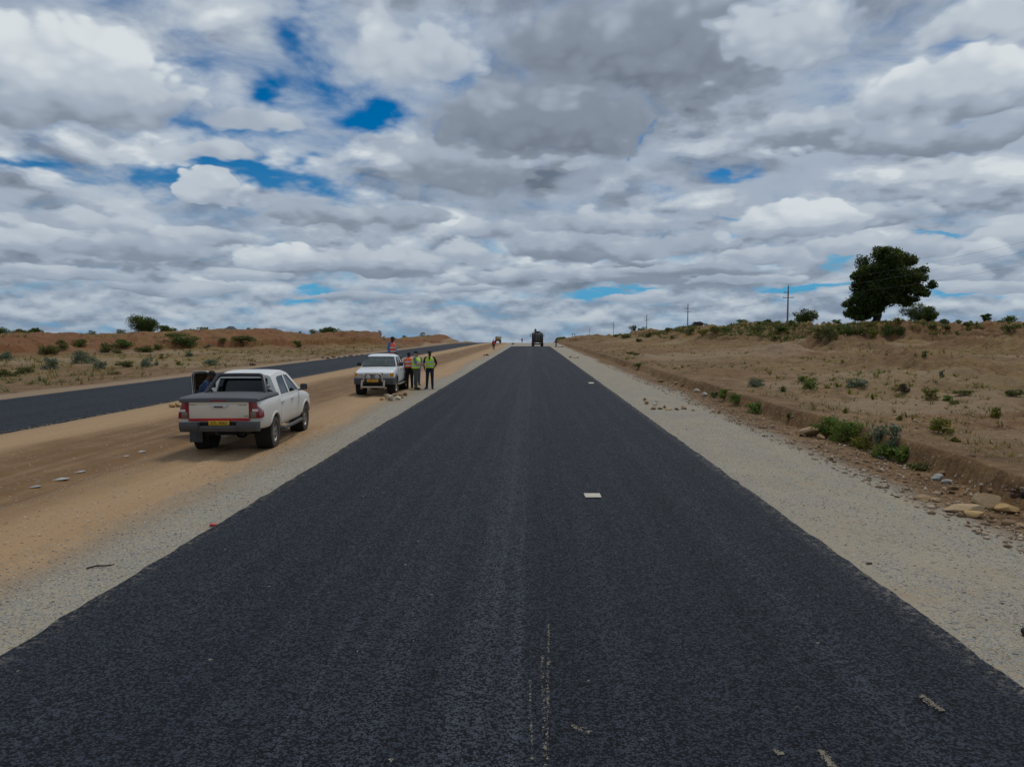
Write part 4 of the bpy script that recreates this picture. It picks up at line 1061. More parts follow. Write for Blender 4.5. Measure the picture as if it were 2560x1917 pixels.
def make_person(label, loc, rz, J=None, top='black', trousers='navy', skin='dark', vest=None, hat='cap', vcol=None, height=1.78, detail=.013, shoe='shoe', short_sleeve=False, group=None, hands=(None, None), hair='hair', bulk=1., half_vest=False, bands=True, name='person'):
    """standing figure; J overrides joints (metres for a 1.78 m body, x right, y forward)"""
    j = dict(pelvis=(0, 0, .96), chest=(0, .01, 1.28), neck=(0, 0, 1.49), head=(0, .025, 1.645), look=(0, 1, 0),
        hip_l=(-.095, 0, .92), knee_l=(-.105, .015, .50), ank_l=(-.11, -.02, .085), toe_l=(-.13, .15, .035),
        hip_r=(.095, 0, .92), knee_r=(.105, .015, .50), ank_r=(.11, -.02, .085), toe_r=(.13, .15, .035),
        sh_l=(-.185, 0, 1.43), el_l=(-.25, -.04, 1.14), wr_l=(-.25, .06, .90), sh_r=(.185, 0, 1.43), el_r=(.25, -.04, 1.14), wr_r=(.25, .06, .90))
    j.update(J or {})
    for k, v in list(j.items()): j[k] = Vector(v)
    root = thing(name, label, 'person', loc, rz, group); S = height/1.78; root.scale = (S, S, S)
    B = bulk
    # --- skin: head with face, neck, arms, hands, legs
    mb = MB()
    hd = j['head']; lk = j['look'].normalized(); up = (hd-j['neck']).normalized(); up = (up-lk*up.dot(lk)).normalized(); rt = lk.cross(up)
    Mh = Matrix((rt, lk, up)).transposed().to_4x4(); Mh.translation = hd
    def hp(x, y, z): return Mh @ Vector((x, y, z))
    def hball(c, r): 
        q = MB().ball((0,0,0), r, 14, 10); me = q.bm; bmesh.ops.transform(me, matrix=Mh @ Matrix.Translation(c), verts=me.verts[:])
        tm = bpy.data.meshes.new('t'); me.to_mesh(tm); me.free(); mb.bm.from_mesh(tm); bpy.data.meshes.remove(tm)
    hball((0, -.012, .03), (.076, .094, .090)); hball((0, .022, -.035), (.060, .068, .075)); hball((0, .050, -.082), (.034, .030, .026))
    mb.capsule(hp(0, .088, .012), hp(0, .104, -.022), .010, .016, 8)                       # nose
    for s in (-1, 1):
        hball((s*.077, -.008, -.005), (.011, .022, .034)); mb.capsule(hp(s*.012, .088, .028), hp(s*.045, .077, .027), .011, .009, 8); hball((s*.04, .068, -.028), (.022, .018, .02))
    mb.capsule(hp(-.02, .083, -.058), hp(.02, .083, -.058), .010, .010, 8)                   # lips
    mb.capsule(hp(0, -.02, -.05), j['neck']-up*.03, .056, .062*B)
    mb.capsule(j['neck']-Vector((0,0,.05)), j['chest'], .065, .085*B); mb.capsule(j['chest'], j['pelvis'], .085*B, .08*B)
    for s in 'lr':
        sg = -1 if s == 'l' else 1
        mb.capsule(j['sh_'+s], j['el_'+s], .052*B, .040*B); mb.capsule(j['el_'+s], j['wr_'+s], .041*B, .027)
        mb.capsule(j['hip_'+s], j['knee_'+s], .074*B, .052); mb.capsule(j['knee_'+s], j['ank_'+s], .054, .036)
        mb.capsule(j['ank_'+s], j['toe_'+s], .035, .028)
        h = hands[0 if s == 'l' else 1] or {}
        hand_parts(mb, j['wr_'+s], j['el_'+s], sg, **h)
    body = link('body', remesh(mb.mesh('m'), detail*.8, 1, .45), CL[skin], root)
    # --- trousers
    mb = MB()
    for s in 'lr':
        mb.capsule(j['hip_'+s], j['knee_'+s], .100*B, .074); mb.capsule(j['knee_'+s], j['ank_'+s]+Vector((0, 0, .015)), .072, .058)
        mb.capsule(j['pelvis']+Vector((0, -.01, .06)), j['hip_'+s], .125*B, .105*B)
    pm = link('trousers', remesh(mb.mesh('m'), detail*1.3, 2, .4), CL[trousers], root)
    # --- shirt
    mb = MB()
    c, p, n = j['chest'], j['pelvis'], j['neck']
    for q in (-.065, .065):
        o = Vector((q, 0, 0)); mb.capsule(p+o*.9+Vector((0,0,.03)), c+o*1.15, .100*B, .112*B); mb.capsule(c+o*1.15, n+o*1.5-Vector((0, 0, .09)), .110*B, .075)
    mb.capsule(n-Vector((0,0,.07)), n-Vector((0,0,.01)), .075, .062)
    for s in 'lr':
        sh, e, w = j['sh_'+s], j['el_'+s], j['wr_'+s]
        mb.capsule(sh.lerp(n, .35)-Vector((0,0,.03)), sh, .075, .070)
        if short_sleeve: mb.capsule(sh, sh.lerp(e, .72), .068*B, .062*B)
        else: mb.capsule(sh, e, .068*B, .054*B); mb.capsule(e, e.lerp(w, .94), .053*B, .042)
    link('shirt', remesh(mb.mesh('m'), detail*1.2, 2, .4), CL[top], root)
    # --- shoes
    for s in 'lr':
        a, t_ = j['ank_'+s], j['toe_'+s]; d = (t_-a); d.z = 0; d.normalize(); heel = Vector((a.x, a.y, t_.z))-d*.055
        mb = MB().capsule(heel+Vector((0,0,.012)), t_+Vector((0,0,.004)), .043, .037).capsule(a-Vector((0,0,.01)), a.lerp(t_, .6), .046, .038)
        me = remesh(mb.mesh('m'), .011, 1, .5)
        for v in me.vertices: v.co.z = max(v.co.z, min(heel.z, t_.z)-.030)
        sh = link('shoe', me, CL[shoe], root)
        MB().tube([heel-d*.03-Vector((0, 0, .022)), (heel+t_)/2-Vector((0, 0, .026)), t_+d*.022-Vector((0, 0, .022))], [.030, .040, .030], 8).build('sole', CL['sole'] if trousers in ('jeans', 'bluedark') or shoe == 'sole' else CL['shoe'], sh)
    # --- vest with reflective bands
    if vest:
        a0 = p.lerp(c, .05); axis = [(a0, .205, .150), (p.lerp(c, .5), .200, .148), (c, .212, .155), (c.lerp(n, .5), .205, .140), (c.lerp(n, .78), .175, .112), (c.lerp(n, .98), .095, .085)]
        fw = Vector((0, 1, 0)); sp = (n-p).normalized(); fw = (fw-sp*fw.dot(sp)).normalized(); sd = Vector((1, 0, 0)); sd = (j['sh_r']-j['sh_l']).normalized(); sd = (sd-sp*sd.dot(sp)).normalized(); fw = sp.cross(sd)
        N = 28
        def ring(o, rx, ry, g=0.): return [o+sd*math.copysign(abs(math.cos(q))**.8, math.cos(q))*(rx*B+g)+fw*math.copysign(abs(math.sin(q))**.8, math.sin(q))*(ry*B+g) for q in [2*math.pi*k/N for k in range(N)]]
        rg = [ring(*q) for q in axis]
        v = MB().rings(rg, True, True).build('vest', CL[vest], root, 60)
        def at(tt):
            for (o0, x0, y0), (o1, x1, y1), u0, u1 in zip(axis, axis[1:], (0, .2, .4, .62, .8), (.2, .4, .62, .8, 1.)):
                if u0 <= tt <= u1:
                    f = (tt-u0)/(u1-u0); return o0.lerp(o1, f), x0+(x1-x0)*f, y0+(y1-y0)*f
        for t0 in ((.10, .32) if bands else ()):
            MB().rings([ring(*at(t0), .004), ring(*at(t0+.085), .004)], True, False).build('reflective_band', CL['band'], v, 60)
        for s in ((-1, 1) if bands else ()):
            for fs in (1, -1):
                ps = []
                for tt in (.41, .52, .63, .72, .80, .86):
                    o, x, y = at(tt); yy = (y*B+.006)*math.sqrt(max(0, 1-(.105/(x*B))**2.2)); ps.append((o, yy))
                a_ = [o+sd*s*.080+fw*fs*yy for o, yy in ps]; b_ = [o+sd*s*.128+fw*fs*yy*.97 for o, yy in ps]
                MB().rings([a_, b_], False).build('reflective_band', CL['band'], v, 60)
        if half_vest:                                   # worn open at the neck over the shirt
            ps = [(at(tt), w_) for tt, w_ in ((.45, .004), (.6, .022), (.75, .042), (.88, .055), (.97, .05))]
            MB().rings([[o+sd*w_*s+fw*(y*B+.007) for s in (-1, 1)] for (o, x, y), w_ in ps], False).build('shirt_front', CL[top], v, 60)
    # --- hair and cap
    q = MB(); rings = []
    for th in range(0, 8):
        a = math.pi/2*(1-th/7)*1.0; z = .033+.094*math.sin(a); rr = math.cos(a)
        rings.append([hp(.081*rr*math.cos(2*math.pi*k/18), -.014+.100*rr*math.sin(2*math.pi*k/18), z) for k in range(18)])
    rings.append([hp(.082*math.cos(2*math.pi*k/18), -.018+.098*math.sin(2*math.pi*k/18), .022-(.055 if math.sin(2*math.pi*k/18) < .2 else 0)) for k in range(18)])
    q.rings(rings, True, False).build('hair', CL[hair], root, 60)
    if hat == 'cap':
        q = MB(); rings = []
        for th in range(0, 8):
            a = math.pi/2*(1-th/7); z = .045+.092*math.sin(a); rr = math.cos(a)*1.06+.01
            rings.append([hp(.083*rr*math.cos(2*math.pi*k/20), -.012+.104*rr*math.sin(2*math.pi*k/20), z) for k in range(20)])
        rings.append([hp(.089*math.cos(2*math.pi*k/20), -.012+.111*math.sin(2*math.pi*k/20), .024) for k in range(20)])
        c_ = q.rings(rings, True, False).build('cap', CL['black'], root, 60)
        MB().rings([[hp(x, .075+.5*(.095-abs(x)) if 0 else y, z) for x, y, z in row] for row in (
            [(-.075, .065, .040), (-.04, .088, .046), (0, .096, .048), (.04, .088, .046), (.075, .065, .040)],
            [(-.070, .115, .034), (-.04, .150, .038), (0, .162, .039), (.04, .150, .038), (.070, .115, .034)])], False).build('brim', CL['black'], c_, 60)
    for s in (-1, 1):
        e_ = MB().ball(hp(s*.031, .077, .008), .0085, 8, 6).build('eye', CL['eye'], root, 60)
        MB().ball(hp(s*.031, .082, .008), .0055, 8, 6).build('pupil', CL['hair'], e_, 60)
    return root

def gnd(x, y, dz=0.): return (x, y, H(x, y)+dz)
# by the bull-bar pickup
make_person('man in black shirt and lime vest standing with hands behind hips, at road edge', gnd(-4.92, 34.4), R(182), dict(
    el_l=(-.31, -.10, 1.16), wr_l=(-.17, -.13, .95), el_r=(.30, -.08, 1.15), wr_r=(.24, -.02, .90),
    knee_l=(-.11, .03, .5), ank_l=(-.12, .03, .085), toe_l=(-.17, .19, .035), knee_r=(.12, .02, .5), ank_r=(.15, -.02, .085), toe_r=(.21, .13, .035), look=(-.25, 1, -.1)),
    top='black', trousers='navy', vest='lime', height=1.84, short_sleeve=True, half_vest=True)
make_person('light-skinned man in lime vest, olive trousers and black cap, arm stretched out talking', gnd(-5.47, 33.6), R(-95), dict(
    el_r=(.27, .10, 1.17), wr_r=(.20, .34, 1.20), el_l=(-.26, .05, 1.15), wr_l=(-.14, .26, 1.12), look=(.12, 1, 0), chest=(0, .02, 1.28),
    ank_r=(.12, .05, .085), toe_r=(.15, .22, .035), knee_r=(.115, .05, .5)),
    top='greyblue', trousers='olive', skin='light', vest='lime', height=1.80, short_sleeve=True, hair='greyhair', bulk=1.22, hands=(None, dict(palm_dir=(0, 0, -1))))
make_person('man in orange vest seen from behind, leaning at the rear door of the pickup', gnd(-5.82, 33.95), R(20), dict(
    chest=(0, .07, 1.27), neck=(0, .12, 1.47), head=(0, .17, 1.62), sh_l=(-.185, .11, 1.41), sh_r=(.185, .11, 1.41), el_l=(-.27, .25, 1.20), wr_l=(-.18, .42, 1.20), el_r=(.27, .22, 1.20), wr_r=(.18, .40, 1.18)),
    top='white', trousers='black', vest='orange', height=1.78, hat=None, bulk=1.12)
make_person('person in blue jeans and lime vest hidden behind the man in olive trousers', gnd(-5.78, 35.9), R(200), dict(
    knee_r=(.12, .12, .5), ank_r=(.16, .18, .085), toe_r=(.19, .34, .035), el_l=(-.24, .02, 1.15), wr_l=(-.12, .2, 1.0), el_r=(.24, .02, 1.15), wr_r=(.12, .2, 1.0)),
    top='blue', trousers='jeans', vest='lime', height=1.70, hat=None)
# in the load bed and the cabin
make_person('man in blue overall and orange vest standing in the load bed of the pickup', (-6.72, 34.3, .72), R(-120), dict(
    el_l=(-.27, .0, 1.15), wr_l=(-.20, .16, .96), el_r=(.26, .0, 1.15), wr_r=(.20, .12, .93), look=(.15, 1, -.28), head=(0, .05, 1.635)),
    top='blue', trousers='blue', vest='orange', height=1.80)
make_person('person seated low in the load bed, only a dark head above the cab roof', (-6.50, 34.25, .53), R(150), dict(
    pelvis=(0, 0, .40), chest=(0, .03, .74), neck=(0, .03, .96), head=(0, .05, 1.12), hip_l=(-.1, .03, .36), hip_r=(.1, .03, .36), knee_l=(-.12, .35, .52), knee_r=(.12, .35, .52), ank_l=(-.12, .40, .085), ank_r=(.12, .40, .085), toe_l=(-.13, .56, .035), toe_r=(.13, .56, .035),
    sh_l=(-.185, .02, .90), sh_r=(.185, .02, .90), el_l=(-.26, .16, .70), wr_l=(-.16, .34, .60), el_r=(.26, .16, .70), wr_r=(.16, .34, .60)),
    top='black', trousers='navy', height=1.78, hat=None)
make_person('person in orange vest seated inside the cab, seen through the side windows', (-6.47, 32.62, .40), R(181), dict(
    pelvis=(0, 0, .30), chest=(0, -.04, .66), neck=(0, -.06, .88), head=(0, -.03, 1.04), hip_l=(-.1, .03, .28), hip_r=(.1, .03, .28), knee_l=(-.12, .42, .34), knee_r=(.12, .42, .34), ank_l=(-.12, .5, .12), ank_r=(.12, .5, .12), toe_l=(-.13, .62, .12), toe_r=(.13, .62, .12),
    sh_l=(-.185, -.06, .82), sh_r=(.185, -.06, .82), el_l=(-.25, .08, .60), wr_l=(-.18, .30, .50), el_r=(.25, .08, .60), wr_r=(.18, .30, .50)),
    top='white', trousers='navy', vest='orange', height=1.72, hat=None)
# at the open door of the dusty pickup
make_person('man in dark blue shirt leaning into the open front door of the dusty pickup', gnd(-8.50, 18.25), R(-74), dict(
    chest=(0, .05, 1.26), neck=(0, .14, 1.45), head=(0, .25, 1.58), look=(-.1, .85, -.45), sh_l=(-.185, .11, 1.39), sh_r=(.185, .11, 1.39),
    el_r=(.30, .16, 1.06), wr_r=(.22, .38, .99), el_l=(-.26, .28, 1.08), wr_l=(-.2, .5, 1.05), ank_r=(.13, .50, .085), toe_r=(.15, .67, .035), knee_r=(.12, .34, .52)),
    top='bluedark', trousers='bluedark', height=1.76, hat=None, short_sleeve=True)
# further up the road
make_person('man in orange vest and dark trousers walking away along the left verge', gnd(-6.35, 118), R(4), dict(
    knee_l=(-.1, .08, .5), ank_l=(-.1, .02, .085), knee_r=(.1, 0, .5), ank_r=(.1, -.12, .10), toe_r=(.12, .04, .05), el_r=(.28, -.06, 1.15), wr_r=(.30, -.02, .90)),
    top='navy', trousers='navy', vest='red', height=1.74, hat=None, detail=.02, bands=False)
make_person('worker in red far off on the pale gravel beyond the end of asphalt', gnd(-3.45, 240), R(10), None, top='red', trousers='navy', height=1.72, hat=None, detail=.02)
make_person('person in dark clothes striding right on the verge beside the tank lorry', gnd(4.65, 143), R(-70), dict(
    knee_l=(-.1, .16, .52), ank_l=(-.1, .20, .085), toe_l=(-.11, .37, .035), knee_r=(.1, -.04, .50), ank_r=(.1, -.24, .11), toe_r=(.11, -.10, .04), chest=(0, .05, 1.27), neck=(0, .1, 1.47), head=(0, .14, 1.62)),
    top='black', trousers='navy', height=1.76, hat='cap', detail=.02)
# pointing arm at the right edge of the picture
make_person('person at the right edge in black sleeve, only a pointing hand and shoe tip showing', gnd(4.78, 6.18), R(61), dict(
    el_r=(.19, .22, 1.20), wr_r=(.03, .505, 1.225), sh_r=(.18, .02, 1.45), el_l=(-.26, -.04, 1.14), wr_l=(-.26, .05, .90), toe_l=(-.11, .44, .035), ank_l=(-.11, .27, .085), knee_l=(-.1, .22, .5), ank_r=(.12, -.05, .085), toe_r=(.14, .12, .035)),
    top='black', trousers='navy', height=1.78, detail=.009, hands=(None, dict(point=True, palm_dir=(-.875, -.485, -.15))))
# ------------------------------------------------------------------ plants
def leaf_mat(name, cols, trans=.35, rough=.55):
    m_ = bpy.data.materials.new(name); m_.use_nodes = True; t = NT(m_.node_tree); t.n.clear()
    out = t.new('ShaderNodeOutputMaterial')
    f = t.new('ShaderNodeAttribute', attribute_name='tint').outputs['Fac']
    c = t.ramp(f, [(i/(len(cols)-1), q) for i, q in enumerate(cols)])
    p = t.new('ShaderNodeBsdfPrincipled'); t.l.new(c, p.inputs['Base Color']); p.inputs['Roughness'].default_value = rough; p.inputs['Specular IOR Level'].default_value = .3
    tr = t.new('ShaderNodeBsdfTranslucent'); t.l.new(t.mix(.5, c, (.16, .20, .02)), tr.inputs[0])
    k = t.new('ShaderNodeMixShader'); k.inputs[0].default_value = trans
    t.l.new(p.outputs[0], k.inputs[1]); t.l.new(tr.outputs[0], k.inputs[2]); t.l.new(k.outputs[0], out.inputs[0])
    return m_
LM = dict(
    dark=leaf_mat('dark_foliage', [(.014, .029, .007), (.038, .066, .013), (.095, .135, .025)], .42),
    green=leaf_mat('green_foliage', [(.035, .062, .014), (.072, .115, .022), (.13, .175, .035)], .35),
    light=leaf_mat('bright_green_foliage', [(.05, .09, .015), (.10, .16, .022), (.17, .23, .04)], .4),
    olive=leaf_mat('olive_foliage', [(.055, .06, .018), (.11, .108, .03), (.19, .17, .055)], .3),
    grey=leaf_mat('grey_green_foliage', [(.07, .095, .065), (.13, .165, .11), (.22, .25, .18)], .25),
    yellow=leaf_mat('yellow_green_foliage', [(.08, .08, .012), (.16, .15, .022), (.28, .22, .03)], .35),
    dry=leaf_mat('dry_grass', [(.13, .095, .04), (.26, .19, .08), (.42, .33, .16)], .3, .8),
    brown=leaf_mat('brown_twigs', [(.035, .022, .015), (.075, .045, .03), (.12, .08, .055)], .1, .8), purple=leaf_mat('bare_purple_twigs', [(.05, .04, .05), (.09, .07, .085), (.13, .11, .12)], .1, .8))
BARK = simple('bark', (.075, .055, .04), .9, var=.35, scale=5, bump=.5, bscale=18)
DBARK = simple('dark_bark', (.035, .027, .02), .9, var=.35, scale=5, bump=.5, bscale=18)
NPR = np.random.default_rng(5)

def leaves(name, mat, parent, clumps, n, size, aspect=.55, up=.25, shell=.55, folded=True):
    """n leaf blades spread through clumps (centre, radii); each clump has its own shade and its own gaps"""
    C = np.array([c[0] for c in clumps], float); Rr = np.array([c[1] for c in clumps], float)
    w = (Rr.prod(1))**(2/3.); idx = NPR.choice(len(C), n, p=w/w.sum())
    d = NPR.normal(size=(n, 3)); d /= np.linalg.norm(d, axis=1)[:, None]
    rad = (shell+(1-shell)*NPR.random(n))**.7 * (1+.16*NPR.normal(size=n))
    P = C[idx] + d*Rr[idx]*rad[:, None]
    # leaf frame: blade direction loosely outwards
    nd = d + np.array([0, 0, up]) + .9*NPR.normal(size=(n, 3)); nd /= np.linalg.norm(nd, axis=1)[:, None]
    a = NPR.normal(size=(n, 3)); a -= nd*(a*nd).sum(1)[:, None]; a /= np.linalg.norm(a, axis=1)[:, None]
    b = np.cross(nd, a)
    L = size*(.6+.8*NPR.random(n))[:, None]; W = L*aspect
    q0 = P - a*L*.5; q1 = P + b*W*.5 + nd*L*.08; q2 = P + a*L*.5; q3 = P - b*W*.5 + nd*L*.08
    V = np.stack([q0, q1, q2, q3], 1).reshape(-1, 3); F = np.arange(4*n).reshape(n, 4)
    me = np_mesh(name, V, F)
    shade = NPR.random(len(C))[idx]*.5 + NPR.random(n)*.5
    at = me.attributes.new('tint', 'FLOAT', 'FACE'); at.data.foreach_set('value', shade.astype(np.float32))
    return link(name, me, mat, parent)

def branches(name, mat, parent, base, r0, h, tips, seed, lean=(0, 0), split=.35):
    """tapered trunk with limbs reaching to the given points"""
    rr = random.Random(seed); mb = MB(); base = Vector(base)
    fork = base + Vector((lean[0], lean[1], h))
    pts = [base - Vector((0, 0, .3))]; rad = [r0*1.25]
    for k in range(1, 6):
        f = k/5; pts.append(base.lerp(fork, f) + Vector((rr.uniform(-1, 1), rr.uniform(-1, 1), 0))*r0*.35); rad.append(r0*(1.05-.4*f))
    mb.tube(pts, rad, 10)
    for tip in tips:
        tip = Vector(tip); s = base.lerp(fork, rr.uniform(split+.3, 1.)); mid = s.lerp(tip, .5) + Vector((rr.uniform(-1, 1), rr.uniform(-1, 1), rr.uniform(.2, 1)))*h*.12
        mb.tube([s, s.lerp(mid, .5), mid, mid.lerp(tip, .6), tip], [r0*.5, r0*.40, r0*.28, r0*.16, r0*.06], 7)
        for _ in range(3):
            e = mid.lerp(tip, rr.uniform(.3, .9)); o = Vector((rr.uniform(-1, 1), rr.uniform(-1, 1), rr.uniform(-.3, 1))).normalized()*h*.3
            mb.tube([e, e+o*.5+Vector((0, 0, .05*h)), e+o], [r0*.15, r0*.09, r0*.03], 5)
    return mb.build(name, mat, parent)

def crown_clumps(c, r, n, seed, k=.36, flat=1.):
    rr = random.Random(seed); out = []
    for i in range(n):
        while True:
            p = Vector((rr.uniform(-1, 1), rr.uniform(-1, 1), rr.uniform(-1, 1)))
            if .25 < p.length < .86: break
        s = rr.uniform(.7, 1.25)*k
        out.append(((c[0]+p.x*r[0], c[1]+p.y*r[1], c[2]+p.z*r[2]), (r[0]*s, r[1]*s, r[2]*s*flat)))
    return out

def px_frame(px, py, Y):
    """point at depth Y on a sight line, metres per photograph pixel there, and sideways direction"""
    p = at_y(px, py, Y); return p, (p-cam.location).length/FPX*math.cos(math.atan((px-1280)/FPX))

# --- the big tree behind the right bank
def build_big_tree():
    Y = 128.; p, m = px_frame(2196, 803, Y); zb = H(p.x, p.y)
    root = thing('tree', 'tall dark evergreen tree with dense domed crown behind the right bank', 'tree', (p.x, p.y, zb))
    dz = p.z-zb
    def q(px, py, dy=0.): return ((px-2196)*m, dy, dz+(803-py)*m)
    lobes = [(2215,655,46,36),(2165,680,38,36),(2262,672,42,38),(2155,725,40,40),(2215,715,52,42),(2275,715,44,34),(2312,722,26,22),(2160,765,34,32),(2195,760,34,34),(2265,748,32,18),(2130,778,24,24),(2238,640,34,24),(2192,635,30,20),(2140,700,24,26),(2165,790,30,16),(2325,706,12,10),(2300,735,22,14),(2285,690,26,22),(2242,738,22,20),(2140,790,30,14),(2185,700,40,40),(2195,735,36,36),(2150,755,30,30),(2120,765,16,18),(2235,690,40,40)]
    cl = []; rr = random.Random(3)
    for (x, y, rx, ry) in lobes:
        for k in range(6):
            a = rr.uniform(0, 6.28); s = rr.uniform(.2, .72)
            dy = rr.uniform(-1, 1)*rx*m*.95
            ox, oy = math.cos(a)*rx*s, math.sin(a)*ry*s
            c = q(x+ox, y+oy, dy); e = rr.uniform(.34, .52)
            cl.append((c, (rx*m*e, rx*m*e, ry*m*e)))
    for (x, y, r_) in ((2205,680,44),(2240,700,44),(2180,720,40),(2265,700,36),(2225,735,34),(2170,755,34)): cl.append((q(x, y), (r_*m, r_*m*1.1, r_*m*.85)))
    leaves('crown', LM['dark'], root, cl, 60000, .36, .6, .35, .35)
    tips = [q(2165,690,1), q(2215,660,-1), q(2262,690,1.2), q(2290,722,-.5), q(2150,740,-1.2), q(2230,690,2), q(2160,775,.5)]
    branches('trunk', DBARK, root, (q(2190, 806)[0], 0, 0), .62, q(0, 765)[2], tips, 4, ((2204-2190)*m, 0))
build_big_tree()

def bush(px, py, w, h, Y, kind, label, name='shrub', cat='shrub', leaf=None, n=None, trunk=0., clumps=9, seed=None, group=None, ground=True, k=.42):
    """leafy plant whose base stands at (px, py) of the photograph when Y is None, else at depth Y; w, h in pixels there"""
    if Y is None: g = hit(px, py); p = g; m = (g-cam.location).length/FPX
    else:
        p, m = px_frame(px, py, Y)
    zb = H(p.x, p.y)
    base = Vector((p.x, p.y, zb)); top = (p.z if Y is not None else zb) + h*m; Hh = max(top-zb, .25*h*m)
    root = thing(name, label, cat, base, 0, group)
    seed = seed if seed is not None else int(px*7+py)
    W = w*m*.5; vis = h*m
    t = trunk*vis
    ext = .62 if Y is not None else .5
    cz = Hh - (vis-t)*ext; rz = (vis-t)*ext
    cl = crown_clumps((0, 0, cz), (W*.95, W*.95, rz*.85), clumps, seed, k)
    cl.append(((0, 0, cz-rz*.3), (W*.6, W*.6, rz*.62)))
    r2 = random.Random(seed+1)
    if not trunk:                                         # uneven skirt reaching the ground
        for _ in range(4):
            a = r2.uniform(0, 6.28); cl.append(((math.cos(a)*W*.62, math.sin(a)*W*.62, cz-rz*.72), (W*.42, W*.42, rz*.36)))
    dpx = max(m*2.5, .04)                                 # leaves no finer than the picture resolves
    leaf = leaf or max(dpx*1.25, .07)
    n = n or int(np.clip(8.5*(W*W+W*rz)*2/(leaf*leaf)*1.0, 110, 5200))
    if trunk: n = int(n*1.7)
    leaves('foliage' if not trunk else 'crown', LM[kind], root, cl, n, leaf, .55, .3, .45)
    tips = [Vector(c[0])*1.0 for c in cl[:5]]
    branches('trunk' if trunk else 'stem', BARK, root, (0, 0, 0), max(W*.05, .02) if not trunk else max(W*.09, .06), max(cz-rz*.5, .12), tips, seed)
    return root

# trees and shrubs on the skyline behind the left bank: px, base py, width, height in the photograph, depth
SK = [
 (362,836,80,54,150,'dark','round dark tree standing above the left bank','tree',.12,16), (414,836,46,27,150,'green','bright green round tree hugging the dark left tree','tree',.12,10),
 (14,840,66,28,120,'green','green bush cut by the left edge of the picture','shrub',0,9), (62,842,50,22,122,'olive','olive bush second from the left edge on the skyline','shrub',0,8), (94,842,40,24,122,'dark','dark low tree closing the row of bushes at far left','tree',.1,9), (74,842,22,16,118,'light','small bright bush in front of the dark low tree','shrub',0,6),
 (230,836,30,14,170,'grey','thin grey-green shrub on the skyline left of round tree','shrub',0,6), (306,836,32,14,170,'grey','pale scrubby shrub just left of the round dark tree','shrub',0,6), (282,838,16,8,170,'olive','tiny shrub between two grey-green shrubs on the skyline','shrub',0,4), (126,838,18,8,170,'green','tiny green tuft on skyline right of dark low tree','shrub',0,4),
 (507,830,30,16,190,'dark','dark domed bush alone on the left skyline','shrub',0,7), (478,828,22,8,190,'green','low green bush left of the dark domed bush','shrub',0,4), (622,830,22,11,200,'green','small green bush right of the grey hill','shrub',0,5), (688,832,34,14,200,'olive','flat olive bush on the mound crest right of the hill','shrub',0,6), (747,836,20,10,200,'dark','small dark bush dipping behind the bank crest','shrub',0,5),
 (786,846,44,26,185,'olive','grey olive bush left of the two-toned clump','shrub',0,8), (820,846,42,38,185,'dark','dark tree rising over the light green clump','tree',.2,9), (838,846,44,24,182,'light','light green clump under the small dark tree','shrub',0,8),
 (949,842,14,20,170,'green','narrow green bush on the end of the orange mound','shrub',0,5), (957,850,14,14,172,'olive','small olive bush low on the end of the mound','shrub',0,4), (1016,852,28,15,215,'dark','dark dome bush behind the man in the load bed','shrub',0,6), (997,852,14,8,210,'olive','olive bush just right of the man in the load bed','shrub',0,4),
 (1057,846,26,14,225,'olive','olive half of the twin bushes near the last left mound','shrub',0,6), (1078,846,26,13,228,'dark','dark half of the twin bushes near the last left mound','shrub',0,6), (1149,862,8,7,235,'green','green tuft at the end of the last left mound','shrub',0,4),
 (1410,852,44,11,275,'olive','low olive bush on the first rise right of the road','shrub',0,6), (1584,832,26,21,240,'dark','dark half of the round pair beside a distant pole','shrub',0,8), (1607,832,32,21,235,'green','green half of the round pair beside a distant pole','shrub',0,8),
 (1741,816,32,16,215,'purple','bare purple-grey tree right of the second pole','tree',.15,8), (1728,818,20,10,215,'purple','small bare bush at the foot of the second pole','shrub',0,5), (1766,816,22,9,215,'dark','low dark bush right of the bare tree','shrub',0,5),
 (1855,812,42,14,190,'green','rounded green bush on the skyline between second and nearest pole','shrub',0,7), (1890,810,30,10,190,'grey','thin grey shrub left of the small dark tree','shrub',0,5), (1919,810,24,15,175,'dark','small dark flat-topped tree left of the nearest pole','tree',.2,7),
 (2013,808,62,38,140,'dark','broad dark bush right of the nearest utility pole','tree',.04,15), (1981,808,26,10,135,'light','bright low bush at the foot of the nearest pole','shrub',0,5),
 (2300,806,86,50,120,'dark','dark bushy tree under the right side of the tall tree','tree',.06,16), (2092,808,26,14,135,'green','small green shrub left of the tall tree','shrub',0,5), (2058,810,16,8,140,'olive','tiny shrub between the broad bush and the tall tree','shrub',0,4),
 (2334,806,26,24,118,'light','feathery light green sapling right of the bushy tree','tree',.35,6), (2357,806,32,13,118,'grey','feathery grey shrub right of the sapling','shrub',0,5), (2396,808,26,10,125,'olive','low olive shrub on the right skyline','shrub',0,5), (2424,808,26,8,122,'green','low green shrub right of the olive one on skyline','shrub',0,4),
 (2467,804,34,20,128,'dark','spiky dark small tree near the right edge','tree',.2,7), (2527,804,44,18,125,'green','wide green shrub closest to the right edge skyline','shrub',0,8), (2498,806,24,8,125,'olive','low shrub between spiky tree and wide green shrub','shrub',0,4)]
for (px, py, w, h, Y, kind, label, nm, tr, nc) in SK:
    bush(px, py, w, h, Y, kind, label, nm, nm, None, None, tr, nc)
